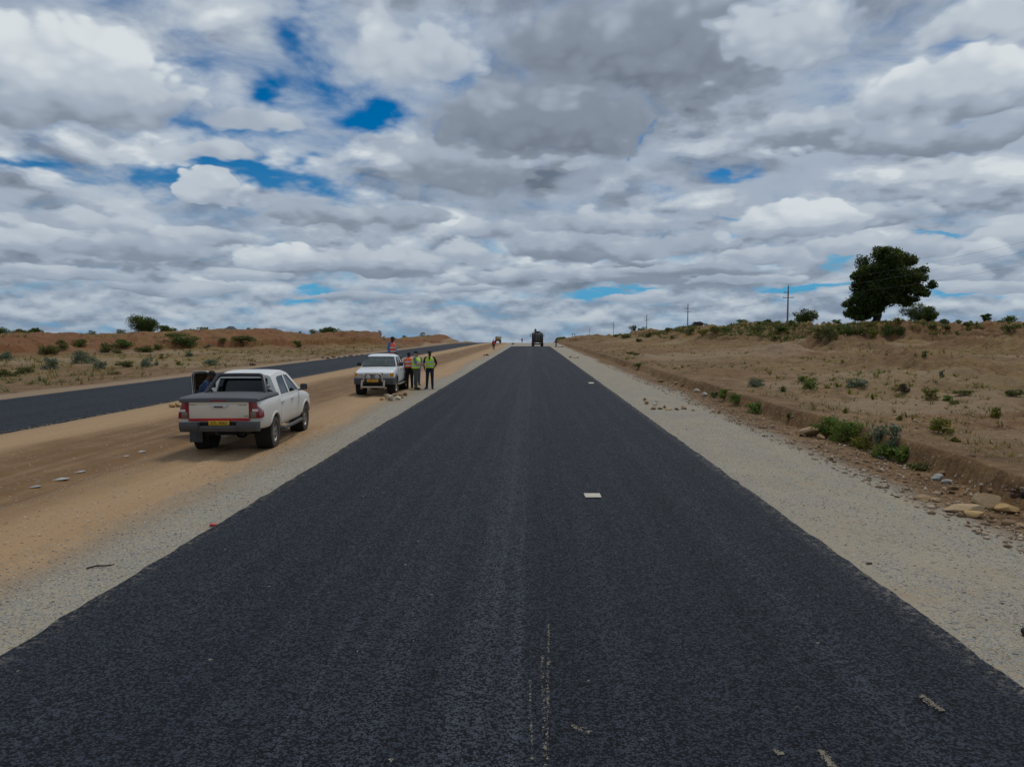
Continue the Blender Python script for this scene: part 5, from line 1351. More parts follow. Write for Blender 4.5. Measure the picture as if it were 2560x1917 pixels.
# shrubs on the banks and plants on the bare ground: the base is where the sight line meets the land
GR = [
 (118,886,42,24,'olive','dark olive shrub on the scarp at far left'), (156,874,24,22,'green','upright green shrub above the left scarp'), (201,866,30,16,'green','round shrub high on the left bank'), (272,880,36,24,'olive','olive shrub beside the eroded hollow on the left bank'), (292,884,26,12,'olive','low olive shrub joined to the one by the hollow'), (307,867,44,20,'green','wide green shrub high on the bank under the round tree'),
 (357,880,44,16,'olive','low spreading shrub under the twin trees'), (396,876,26,14,'olive','pale olive shrub right of the low spreading one'), (442,866,44,26,'green','left half of the big green bank shrubs'), (474,866,48,26,'green','right half of the big green bank shrubs'), (602,858,72,16,'olive','long olive shrub along the red scarp'), (522,868,18,8,'grey','small grey shrub below the big bank shrubs'), (745,866,22,18,'green','green shrub on the red bank above the dusty pickup'), (556,856,26,10,'olive','faint olive shrub left of the long one'),
 (205,909,42,30,'grey','pale blue-grey bushy plant on the left flat'), (126,924,36,28,'grey','tall leafy milkweed near the left scarp'), (246,925,32,28,'grey','milkweed with upright leaves on the left flat'), (310,918,40,16,'olive','spreading olive weed right of the milkweed'), (367,918,32,24,'grey','milkweed clump nearest the middle of the left flat'), (404,898,14,13,'yellow','yellow-green tuft on the left flat'), (473,892,24,12,'grey','grey tuft above the pickup door'), (526,914,36,14,'grey','grey low bush above the dusty pickup'), (15,902,34,20,'grey','grey plant at the left edge below scarp'), (14,940,40,16,'olive','olive weed at the left edge near verge'), (60,934,38,14,'olive','olive weed clump on the left flat near edge'), (232,904,16,10,'grey','small grey plant beside the blue-grey bush'), (444,912,18,8,'yellow','yellow weed left of the grey low bush'), (390,914,14,12,'grey','thin milkweed right of the clump'), (290,936,26,8,'dry','dry tuft on the left flat'), (548,900,12,8,'grey','tiny grey weed near the second carriageway'), (630,914,16,6,'brown','brown tuft near the second carriageway'),
 (1540,843,22,9,'green','green shrub on the low part of right bank'), (1565,846,26,10,'dark','dark shrub right of the first bank shrub'), (1622,842,20,14,'olive','olive shrub below the third pole'), (1598,854,18,7,'brown','brown withered bush at the foot of the right bank'), (1680,846,14,7,'green','small green bush on the bare right bank'), (1670,829,24,8,'olive','olive bush on the crest left of the big scrub'),
 (1725,836,30,16,'olive','left bush of the scrub band on right bank'), (1755,836,34,15,'yellow','yellowish bush of the scrub band on right bank'), (1786,832,30,15,'olive','middle olive bush of the scrub band'), (1818,828,36,12,'green','right green bush of the scrub band'), (1900,826,36,10,'olive','flat olive bush under the nearest pole'), (1953,829,32,18,'dark','dark round bush below the nearest pole'), (1936,848,10,7,'green','tiny green tuft on the pale slope'), (1963,848,8,5,'olive','tiny olive tuft right of the green one'),
 (2046,846,28,34,'olive','left bush of the big thicket below the tall tree'), (2075,846,46,40,'olive','largest bush of the thicket below the tall tree'), (2110,840,44,32,'green','green middle bush of the thicket below tall tree'), (2148,838,40,24,'olive','paler bush in the thicket below the tall tree'), (2182,842,26,24,'yellow','yellowish bush between thicket and dark bush'), (2220,840,40,26,'dark','dark bush right of the thicket'), (2250,838,30,20,'dark','second dark bush right of the thicket'), (2330,822,18,10,'olive','small bush on the right bank slope'), (2368,826,22,14,'olive','rounded small bush on the grassy bank slope'), (2420,816,26,10,'olive','flat bush near the top of grassy bank'), (2520,826,32,12,'olive','faint bush on the bank near the right edge'),
 (2005,956,24,20,'light','left of the two fresh green tufts on the plain'), (2026,974,38,30,'light','right of the two fresh green tufts on the plain'), (1892,966,42,22,'grey','grass-like pale plant on the right plain'), (1956,980,18,16,'green','small dark green plant below the fresh tufts'), (2138,968,50,20,'grey','wispy pale green plant in the middle of plain'), (2326,1000,36,30,'yellow','spindly yellow-green plant right of the plain middle'), (2346,1082,56,36,'yellow','yellow-green leafy plant by the hollow near the ditch'), (2310,892,14,14,'green','thin green plant beyond the hummocks'), (2356,944,12,22,'grey','single upright pale weed on the hummock'), (2368,1002,24,14,'light','bright weed right of the spindly plant'), (2386,1010,22,10,'yellow','yellow weed beside the bright weed'), (2490,1044,34,22,'yellow','yellow-green weed near the right edge'), (2180,998,10,14,'yellow','tiny yellow sprout on the plain'), (2112,1032,16,8,'yellow','low yellow weed near the ditch rim'), (2248,1050,12,8,'yellow','tiny weed above the ditch plants'), (1575,886,20,8,'olive','olive tuft on the near right plain'), (1590,888,18,5,'olive','flat tuft beside the olive tuft'), (2260,980,30,20,'brown','brown dry twiggy plant on the plain'), (2410,985,44,8,'olive','flat green patch under the right hummocks'), (2540,990,40,12,'olive','olive weeds at the right edge'), (2388,1104,20,8,'yellow','small weeds below the hollow'),
 (1597,916,28,12,'light','small bright green plant in the ditch'), (1790,992,26,14,'green','tuft at the near end of the ditch stones'), (1812,998,50,24,'light','left bright green clump in the ditch bend'), (1842,1006,54,22,'light','right bright green clump with pale flowers in ditch'), (1895,1034,60,26,'light','bright green clump midway along the ditch'), (1972,1048,12,8,'light','tiny green sprout in the ditch'),
 (2078,1092,66,38,'light','leafy green plant at the upper end of ditch thicket'), (2120,1108,76,44,'light','largest leafy plant in the ditch thicket'), (2168,1122,60,32,'yellow','yellow-flowered plant in the ditch thicket'), (2198,1118,30,44,'grey','tall broad-leaved pale plant in the ditch thicket'), (2235,1118,30,50,'grey','tallest broad-leaved plant in the ditch thicket'), (2222,1146,60,40,'light','green plant at the lower end of ditch thicket'), (2262,1154,44,30,'light','last bright plant of the ditch thicket'), (2310,1176,60,18,'olive','sprawling weeds on the ditch floor below the thicket')]
for (px, py, w, h, kind, label) in GR:
    if 'ditch thicket' in label: w, h = w*1.3, h*1.15
    bush(px, py, w, h, None, kind, label, 'weed' if any(k in label for k in ('weed', 'tuft', 'sprout', 'plant', 'clump', 'patch')) else 'shrub', 'plant' if any(k in label for k in ('weed', 'tuft', 'sprout', 'plant', 'clump', 'patch')) else 'shrub', clumps=7 if w < 30 else 11)

# --- dry grass and seedlings nobody could count
def tufts(name, mat, label, pts, hgt, blades, wid, seed, spread=.5):
    r = np.random.default_rng(seed); n = len(pts); m_ = n*blades
    P = np.repeat(pts, blades, 0); hh = np.repeat(hgt*(.5+r.random(n)), blades)*(.6+.6*r.random(m_))
    a = r.random(m_)*6.283; rr = r.random(m_)*spread*hh
    b0 = P + np.stack([np.cos(a)*rr*.5, np.sin(a)*rr*.5, -.02*np.ones(m_)], 1)
    tip = b0 + np.stack([np.cos(a)*rr*1.6, np.sin(a)*rr*1.6, hh], 1)
    w = (wid*hh)[:, None]*np.stack([-np.sin(a), np.cos(a), np.zeros(m_)], 1)
    V = np.stack([b0-w, b0+w, tip], 1).reshape(-1, 3); F = np.arange(3*m_).reshape(m_, 3)
    me = np_mesh(name, V, F); at = me.attributes.new('tint', 'FLOAT', 'FACE')
    at.data.foreach_set('value', np.clip(np.repeat(r.random(n), blades)*.6+r.random(m_)*.4, 0, 1).astype(np.float32))
    o = link(name, me, mat); tag(o, label, 'grass', kind='stuff'); return o
def scatter(n, x0, x1, y0, y1, seed, cond=None):
    r = np.random.default_rng(seed); y = y0*(y1/y0)**r.random(n); x = x0+(x1-x0)*r.random(n)
    k = np.ones(n, bool) if cond is None else cond(x, y); x, y = x[k], y[k]
    return np.stack([x, y, terrain(x, y)], 1)
patch = lambda s, lo: (lambda x, y: fbm(x*.12, y*.12, 3, s) > lo)
tufts('dry_grass', LM['dry'], 'dry yellow grass scattered over the left flat and bank', scatter(5200, -100, -23.5, 30, 170, 1, patch(360, -.02)), .26, 9, .11, 2, 1.3)
tufts('dry_grass', LM['dry'], 'dry yellow grass scattered over the right plain and bank', scatter(15000, 8.6, 95, 11, 170, 3, patch(361, -.06)), .15, 9, .11, 4, 1.3)
tufts('green_grass', LM['olive'], 'olive weeds and grass in patches on the left flat', scatter(2600, -100, -24, 32, 160, 9, patch(366, .06)), .24, 10, .14, 10, 1.4)
tufts('seedlings', LM['yellow'], 'small yellow-green seedlings dotted over the right plain', scatter(2400, 8.4, 60, 10, 110, 5, patch(362, .0)), .17, 14, .16, 6, 1.1)
tufts('bank_grass', LM['olive'], 'olive grass growing on the slopes of the right bank', scatter(26000, 14, 100, 75, 190, 7, lambda x, y: (np.interp(y, QY, QX)-x < 10) & (x-np.interp(y, QY, QX) < 4) & (fbm(x*.09, y*.09, 3, 363) > -.05-.2*sstep(x, 48, 60))), .42, 10, .20, 8, 1.2)
# ------------------------------------------------------------------ stones
def stone_mat(name, c0, c1):
    m_, t, b = mat_new(name)
    o = t.new('ShaderNodeTexCoord').outputs['Object']; inf = t.new('ShaderNodeObjectInfo').outputs['Random']
    n = t.noise(t.v('ADD', o, t.xyz(inf, inf, inf)), 5., 6, .65)
    t.l.new(t.mix(t.m('ADD', t.m('MULTIPLY', n, .7), t.m('MULTIPLY', t.m('SUBTRACT', inf, .5), .5)), c0, c1), b.inputs['Base Color']); b.inputs['Roughness'].default_value = .92
    bn = t.new('ShaderNodeBump'); bn.inputs['Strength'].default_value = .6; bn.inputs['Distance'].default_value = .02
    t.l.new(n, bn.inputs['Height']); t.l.new(bn.outputs[0], b.inputs['Normal'])
    return m_
ST = dict(tan=stone_mat('tan_stone', (.25, .15, .07), (.55, .41, .24)), pale=stone_mat('pale_stone', (.42, .36, .26), (.66, .60, .48)), grey=stone_mat('grey_stone', (.26, .25, .23), (.52, .50, .46)),
    brown=stone_mat('brown_clod', (.13, .075, .035), (.30, .18, .09)), ochre=stone_mat('ochre_stone', (.34, .20, .07), (.50, .34, .16)), dark=stone_mat('dark_clod', (.05, .04, .03), (.13, .10, .08)))
def stone_mesh(seed, cuts=11):
    r = random.Random(seed); bm = bmesh.new(); bmesh.ops.create_icosphere(bm, subdivisions=3, radius=1)
    pl = [(Vector((r.uniform(-1, 1), r.uniform(-1, 1), r.uniform(-1, 1))).normalized(), r.uniform(.5, .85)) for _ in range(cuts+3)]
    for v in bm.verts:
        for n, d in pl:
            k = v.co.dot(n)
            if k > d: v.co -= n*(k-d)*.98
        x, y, z = v.co*2.3
        v.co *= 1+.10*(float(vnoise(np.array([x+seed]), np.array([y+z*1.7]), seed)[0])-.5)
    me = bpy.data.meshes.new('stone'); bm.to_mesh(me); bm.free()
    me.polygons.foreach_set('use_smooth', np.ones(len(me.polygons), bool)); me.set_sharp_from_angle(angle=R(16))
    return me
def stone(px, py, w, h, kind, label, group=None, seed=0, cat='stone', name='stone'):
    """base of the stone at (px, py) of the photograph; w, h its size there in pixels"""
    g = hit(px, py); m = (g-cam.location).length/FPX
    o = link(name, stone_mesh(seed or int(px*3+py*5)), ST[kind]); r = random.Random(int(px+py*3))
    o.scale = (w*m*.56, w*m*.5*r.uniform(.7, 1.1), h*m*.56); o.rotation_euler = (r.uniform(-.25, .25), r.uniform(-.25, .25), r.uniform(0, 6.3) if w < h*1.5 else r.uniform(-.4, .4))
    o.location = g + Vector((0, 0, h*m*.36)); tag(o, label, cat, group); return o
gA = 'stones heaped in front of the bull-bar pickup'
for q in [(976,1001,26,20,'pale','tall pale wedge-shaped stone in the heap by the bull-bar pickup'), (955,1000,12,9,'ochre','small ochre stone at the left end of the heap by the bull-bar pickup'), (968,991,18,9,'tan','flat tan stone at the back of the heap by the bull-bar pickup'), (966,997,12,8,'tan','tan stone left of the pale wedge-shaped stone'), (987,990,18,8,'tan','low tan stone between the two halves of the heap'), (996,999,14,10,'pale','rounded pale stone in the right half of the heap by the bull-bar pickup'), (1003,990,16,10,'tan','tan stone behind the rounded pale one in the heap'), (1006,996,10,8,'ochre','small ochre stone right of the rounded pale one in the heap'), (1014,989,13,11,'brown','brown stone ending the heap on the right by the bull-bar pickup')]:
    stone(*q, gA)
gB = 'stones strewn on the right shoulder'
for q in [(1617,1010,18,13,'tan','largest tan lump in the stone row on the right shoulder'), (1614,1002,12,9,'brown','brown clod behind the largest tan lump on the right shoulder'), (1637,1014,15,10,'pale','pale stone right of the largest tan lump on right shoulder'), (1632,1024,14,7,'brown','flat brown stone in front of the pale one on right shoulder'), (1640,1007,9,7,'grey','small grey stone behind the pale one on right shoulder'), (1650,1023,16,8,'tan','low tan stone in the middle of the row on right shoulder'), (1661,1020,10,8,'dark','small dark stone in the row on the right shoulder'), (1672,1026,18,7,'tan','flat tan stone toward the right end of the row'), (1692,1025,12,6,'brown','small brown stone at the row’s right end'), (1709,1023,20,11,'tan','separate tan block just right of the stone row'), (1733,1027,9,4,'brown','tiny brown chip between the tan block and the ochre pair'), (1784,1031,13,8,'ochre','left ochre stone of the pair on the right shoulder'), (1797,1033,11,9,'brown','right brown stone of the pair on the right shoulder'), (1833,1028,8,6,'tan','lone small tan stone near the ditch edge')]:
    stone(*q, gB)
gC = 'small stone pile far along the right verge'
for q in [(1427,894,9,5,'tan','left lump of the far small pile on right verge'), (1437,896,9,4,'ochre','middle lump of the far small pile on right verge'), (1445,895,7,4,'tan','right lump of the far small pile on right verge')]: stone(*q, gC)
gD = 'small stone pile far along the left verge'
for q in [(1211,889,7,4,'brown','left lump of the far small pile on left verge'), (1218,889,9,6,'brown','tall lump of the far small pile on left verge')]: stone(*q, gD)
gE = 'earth clods behind the dusty pickup'
for q in [(430,1018,18,9,'ochre','left clod beside the rear corner of the dusty pickup'), (446,1017,20,12,'ochre','largest clod beside the rear corner of the dusty pickup'), (456,1012,14,9,'tan','pale clod nearest the pickup tail light')]: stone(*q, gE)
gF = 'rocks along the edge of the ditch'
for q in [(2025,1090,46,26,'tan','large smooth tan boulder beside the ditch thicket'), (2052,1098,26,13,'tan','low flat rock touching the large smooth boulder'), (2345,1200,28,15,'grey','whitish grey rock at the ditch edge'), (2365,1208,26,11,'grey','flat grey rock in front of the whitish one'), (2358,1190,26,10,'brown','reddish clod behind the whitish rock'), (2455,1224,13,9,'pale','small white stone near the pointing hand'), (2476,1232,22,10,'brown','red-brown stone left of the pointing hand'), (2472,1268,62,36,'tan','big tan boulder below the pointing hand'), (2520,1282,44,20,'ochre','flat ochre block under the pointing hand'), (2410,1280,74,24,'tan','long flat tan slab left of the big boulder'), (2436,1292,40,14,'ochre','ochre slab edge in front of the long flat slab'), (2305,1250,34,13,'tan','sandy rock farther left on the shoulder edge'), (2338,1254,28,9,'tan','small sandy rock beside the farther one'), (2380,1234,18,8,'brown','reddish pebble cluster stone above the long slab'), (2382,1222,20,8,'tan','tan clod above the reddish stone'), (2520,1312,46,12,'brown','low brown clod at the right edge below the blocks'), (2548,1318,30,10,'tan','tan clod cut by the right edge'),
          (1707,966,12,8,'ochre','ochre stone among the rubble at far ditch edge'), (1742,980,18,10,'pale','pale flat stone among the rubble at far ditch edge'), (1727,972,10,6,'brown','brown stone among the rubble at far ditch edge'), (1762,990,16,11,'grey','grey stone ending the rubble at the far ditch edge'), (1790,995,8,6,'pale','small pale stone right of the grey rubble stone'), (1652,955,14,10,'brown','brown clod at the near end of far rubble'), (1690,962,14,8,'tan','tan clod in the far rubble'), (2128,1112,14,6,'brown','dark red chip below the ditch thicket'), (2172,1128,10,6,'pale','pale pebble below the ditch thicket'), (2202,1146,18,7,'grey','grey pebble below the ditch thicket'), (2190,1154,16,6,'brown','brown pebble below the ditch thicket')]:
    stone(*q, gF)
gG = 'clods lying on the second carriageway'
r7 = random.Random(4)
for i, (px, py, w, h, lab) in enumerate([(807,896,9,5,'left end clod of the dark row on the second carriageway'), (820,897,10,4,'second clod of the dark row on the second carriageway'), (834,894,12,6,'tallest clod of the dark row on the second carriageway'), (848,895,10,4,'clod right of the tallest one on the second carriageway'), (862,893,10,4,'clod in the middle of the dark row'), (876,892,12,5,'wide clod near the right end of the dark row'), (893,890,10,4,'clod close above the pickup mirror'), (906,889,9,4,'last clod of the dark row behind the pickup roof'), (769,901,7,4,'lone clod left of the dark row')]):
    o = stone(px, py, w, h, 'dark' if i % 2 else 'brown', lab, gG, cat='clod', name='earth_clod')
for q in [(1325-43,861,9,5,'brown','small heap of earth where the left verge meets the crest','heap of earth','earth_heap'), (1400,1410-330,0,0,'','','','')][:1]:
    stone(q[0], q[1], q[2], q[3], q[4], q[5], None, 0, q[6], q[7])
for q in [(1061,852,10,3,'brown','low clod on verge at the far left bank','stone','stone'), (2172,1411,16,5,'dark','small dark stone lying on the right gravel shoulder','stone','stone')]:
    stone(q[0], q[1], q[2], q[3], q[4], q[5], None, 0, q[6], q[7])
# loose chips on the shoulders and crumbs on the plains: countless
def chips(name, label, mat, n, reg, seed, s0, s1):
    r = np.random.default_rng(seed); P = []
    for (x0, x1, y0, y1, w) in reg:
        k = int(n*w); y = y0*(y1/y0)**r.random(k); x = x0+(x1-x0)*r.random(k); P.append(np.stack([x, y], 1))
    P = np.concatenate(P); n = len(P)
    base = np.array([(1,0,0),(-1,0,0),(0,1,0),(0,-1,0),(0,0,.7),(0,0,-.7)], float); f = np.array([(0,2,4),(2,1,4),(1,3,4),(3,0,4),(2,0,5),(1,2,5),(3,1,5),(0,3,5)])
    s = s0*(s1/s0)**(r.random(n)**1.8); V = base[None]*(1+.45*r.normal(size=(n, 6, 1)))*s[:, None, None]*.5
    a = r.random(n)*6.28; c, q = np.cos(a)[:, None], np.sin(a)[:, None]
    X = V[..., 0]*c-V[..., 1]*q; Yv = V[..., 0]*q+V[..., 1]*c
    V = np.stack([X+P[:, :1], Yv+P[:, 1:], V[..., 2]+(terrain(P[:, 0], P[:, 1])+s*.12)[:, None]], -1).reshape(-1, 3)
    F = (f[None]+6*np.arange(n)[:, None, None]).reshape(-1, 3)
    me = np_mesh(name, V, F); at = me.attributes.new('tint', 'FLOAT', 'FACE'); at.data.foreach_set('value', np.repeat(r.random(n), 8).astype(np.float32))
    o = link(name, me, mat); tag(o, label, 'gravel', kind='stuff')
def chip_mat(name, cols):
    m_, t, b = mat_new(name); f = t.new('ShaderNodeAttribute', attribute_name='tint').outputs['Fac']
    t.l.new(t.ramp(f, [(i/(len(cols)-1), c) for i, c in enumerate(cols)]), b.inputs['Base Color']); b.inputs['Roughness'].default_value = .9; return m_
CM = chip_mat('stone_chips', [(.20, .20, .20), (.38, .37, .35), (.52, .48, .42), (.42, .32, .22), (.30, .29, .28)])
DM = chip_mat('earth_crumbs', [(.14, .085, .045), (.30, .20, .12), (.48, .38, .27), (.20, .12, .07)])
chips('gravel', 'loose grey and tan chips lying on the gravel shoulders', CM, 24000, [(3.75, 6.6, 3.2, 45, .5), (-5.9, -4.45, 4, 45, .35), (-8.5, -5.9, 6, 30, .15)], 21, .009, .032)
chips('rubble', 'earth crumbs and small stones along the ditch and over the plains', DM, 27000, [(5.9, 8.0, 7.0, 60, .26), (8.3, 40, 10, 100, .5), (-60, -22.5, 30, 110, .18)], 22, .015, .11)

# ------------------------------------------------------------------ marks on the asphalt
def flat_patch(name, pts, z, mat, kind=None, label=None, cat=None):
    me = MB().rings([[(x, y, z-.004) for x, y in pts], [(x, y, z) for x, y in pts]]).mesh(name)
    o = link(name, me, mat); tag(o, label, cat, kind=kind); return o
WM = simple('worn_road_paint', (.50, .45, .37), .8, var=.25, scale=30); SM = simple('pale_dust', (.20, .17, .125), .9, var=.3, scale=60)
def on(px, py, z=.055):
    d = ray(px, py); t = (z-CAMH)/d.z; p = cam.location+d*t; return (p.x, p.y)
for pts in ([(1459,1234),(1499,1234),(1504,1244),(1464,1244)], [(1471,956),(1484,956),(1485,959),(1472,959)]):
    flat_patch('road_marking', [on(*p) for p in pts], .066, WM, 'structure')
def smear(name, p0, p1, w, seed, n=60):
    n = int(n*2.4)
    """dusty scrape: a ragged streak of crumbs stuck on the asphalt"""
    r = random.Random(seed); a, b = Vector(on(*p0)), Vector(on(*p1)); d = (b-a); s = Vector((-d.y, d.x)).normalized(); mb = MB()
    for i in range(n):
        f = r.random(); c = a+d*f+s*r.gauss(0, w*.5*(1-.5*abs(f-.5))); k = .0022+.0055*r.random()**2.5
        mb.ball((c.x, c.y, .056), (k*r.uniform(.8, 1.5), k*r.uniform(.8, 1.8), .004), 6, 4)
    o = mb.build(name, SM, None); tag(o, kind='structure')
smear('road_scrape', (2300, 1736), (2355, 1776), .03, 1, 90); smear('road_scrape', (2050, 1874), (2090, 1925), .03, 2, 110); smear('road_scrape', (1936, 1872), (1952, 1886), .03, 3, 25)
smear('road_scrape', (1430, 1812), (1475, 1832), .025, 4, 24); smear('road_scrape', (1325, 1700), (1330, 1900), .012, 5, 36); smear('road_scrape', (1372, 1560), (1368, 1900), .012, 6, 90)
# puddles and litter on the haul track
pm_, pt, pb = mat_new('puddle_water'); pb.inputs['Base Color'].default_value = (.10, .075, .05, 1); pb.inputs['Roughness'].default_value = .04
pt.l.new(pt.mix(pt.noise(pt.new('ShaderNodeTexCoord').outputs['Object'], 9.), (.22, .18, .14), (.30, .25, .19)), pb.inputs['Base Color'])  # muddy base, paled to paint in the sky's reflection
for (px, py, w, h) in [(83, 1217, 30, 5), (145, 1198, 38, 6), (198, 1180, 26, 4), (352, 1129, 22, 3), (316, 1140, 12, 2)]:
    g = hit(px, py); m = (g-cam.location).length/FPX; r = random.Random(px); pts = []
    ly = h*m*(g-cam.location).length/CAMH
    for k in range(18):
        a = 6.283*k/18; q = r.uniform(.75, 1.15); pts.append((g.x+math.cos(a)*w*m*.5*q, g.y+math.sin(a)*ly*.5*q))
    z = float(np.percentile(terrain(np.array([p[0] for p in pts]), np.array([p[1] for p in pts])), 45))+.006
    flat_patch('puddle', pts, z, pm_, 'structure')
g = hit(250, 1420); tw = MB().tube([g+Vector((-.12, -.06, .012)), g+Vector((-.03, 0, .022)), g+Vector((.05, .02, .016)), g+Vector((.12, .08, .014))], [.008, .010, .009, .005], 6).build('twig', DBARK); tag(tw, 'short dark twig lying on the left gravel shoulder', 'twig')
g = hit(531, 1315); lt = MB().box((0, 0, 0), (.07, .05, .03), .008).box((.05, .02, .005), (.05, .04, .012), .004).build('litter', simple('red_wrapper', (.5, .03, .02), .4)); lt.location = g+Vector((0, 0, .018)); lt.rotation_euler = (.1, .2, .5); tag(lt, 'crumpled red and white wrapper at the left edge of the asphalt', 'litter')

# ------------------------------------------------------------------ power line
POLE = simple('weathered_pole', (.19, .145, .115), .85, var=.25, scale=3); INS = simple('insulator', (.20, .20, .21), .4)
POLES = [('nearest wooden utility pole with short crossarms, left of the broad dark bush', 1971, 712, 134.), ('second wooden utility pole along the right bank, beside a bare tree', 1720, 759, 206.), ('third utility pole along the right bank, above olive shrubs', 1617, 785, 290.), ('fourth utility pole along the right bank, thin and distant', 1534, 803, 405.), ('fifth utility pole along the right bank, tiny in the distance', 1474, 819, 575.)]
tops = []
def make_pole(label, x, y, ztop, zb, r=.15):
    root = thing('utility_pole', label, 'utility pole', (x, y, zb), R(-4), 'wooden poles of the power line'); h = ztop-zb
    MB().tube([(0, 0, -.3), (0, 0, h*.5), (0, 0, h)], [r*1.25, r*1.05, r*.8], 10).build('pole', POLE, root)
    for z, x0, x1 in ((h-2.1, -.95, .95), (h-1.15, -.85, .1)):
        a = MB().box(((x0+x1)/2, -.16, z), (x1-x0, .1, .11), .01).build('crossarm', POLE, root)
        for xx in ([x0+.08, x1-.08] if x1 > .5 else [x0+.08]):
            MB().lathe([(.02, 0), (.05, .03), (.03, .07), (.055, .10), (.03, .15), (.02, .17)], 'Z', (xx, -.16, z+.05), 10).build('insulator', INS, a)
    MB().lathe([(.025, 0), (.06, .06), (.03, .12), (.06, .18), (.02, .26)], 'Z', (0, 0, h), 10).build('insulator', INS, root)
    return root
for lab, px, py, Y in POLES:
    p = at_y(px, py, Y); make_pole(lab, p.x, p.y, p.z-.25, H(p.x, p.y), (.135 if Y < 250 else .14)); tops.append(Vector((p.x, p.y, p.z-.25)))
p0 = Vector((47.5, 57., 11.9)); make_pole('utility pole just outside the right edge carrying the wires onward', p0.x, p0.y, p0.z, H(p0.x, p0.y))
pm = Vector((49., -25., 11.9)); make_pole('utility pole behind the viewer at the end of the wires', pm.x, pm.y, pm.z, H(pm.x, pm.y))
line = [pm, p0]+tops
WIRE = simple('wire', (.16, .16, .17), .45, .6)
for nm, dx, dz in (('upper power wire strung between the poles, top of the three', 0., .22), ('middle power wire strung between the poles, on the left arm ends', -.82, -.95), ('lowest power wire strung between the poles, on the right arm ends', .82, -1.9)):
    mb = MB(); pts = []; rad = []
    for a, b in zip(line, line[1:]):
        L = (b-a).length; sag = .9*(L/75)**2*.9
        for k in range(14):
            f = k/14; q = a.lerp(b, f)+Vector((dx, 0, dz-sag*4*f*(1-f))); pts.append(q); rad.append(.008)
    w = mb.tube(pts, rad, 5).build('power_wire', WIRE); tag(w, nm, 'wire', 'wires of the power line')
# twin-pole structure on the horizon
px_ = at_y(1434, 832, 620.); zb = px_.z-10.
rt = thing('utility_pole', 'faint twin-pole frame on the horizon right of the road', 'utility pole', (px_.x, px_.y, zb))
for s in (-1, 1): MB().tube([(s*1.0, 0, -1), (s*1.0, 0, 9.6)], .22, 8).build('pole', POLE, rt)
MB().box((0, 0, 9.0), (3.0, .2, .25)).build('crossarm', POLE, rt)

# ------------------------------------------------------------------ far vehicles
VM = dict(tank=simple('sooty_tank', (.040, .037, .033), .6, var=.4, scale=2), brown=simple('rusty_brown', (.045, .028, .020), .8, var=.4, scale=3), cabg=simple('grey_purple_cab', (.10, .085, .10), .6),
    yellow=simple('yellow_paint', (.42, .33, .10), .5), rust=simple('rust_orange', (.25, .10, .03), .7), light=simple('dusty_cream', (.36, .36, .27), .6))
def twin_wheels(root, x, ya, r, w, n=2):
    for s in (-1, 1):
        for k in range(n):
            c = s*(x-k*(w+.03))
            o = MB().lathe([(r*.5, -w*.45), (r*.9, -w*.5), (r, -w*.35), (r, w*.35), (r*.9, w*.5), (r*.5, w*.45)], 'X', (0, 0, 0), 24).build('wheel', M['rubber'], root); o.location = (c, ya, r)
            MB().lathe([(.001, s*w*.2), (r*.3, s*w*.25), (r*.52, s*w*.4)], 'X', (0, 0, 0), 16).build('rim', M['alloy'], o)
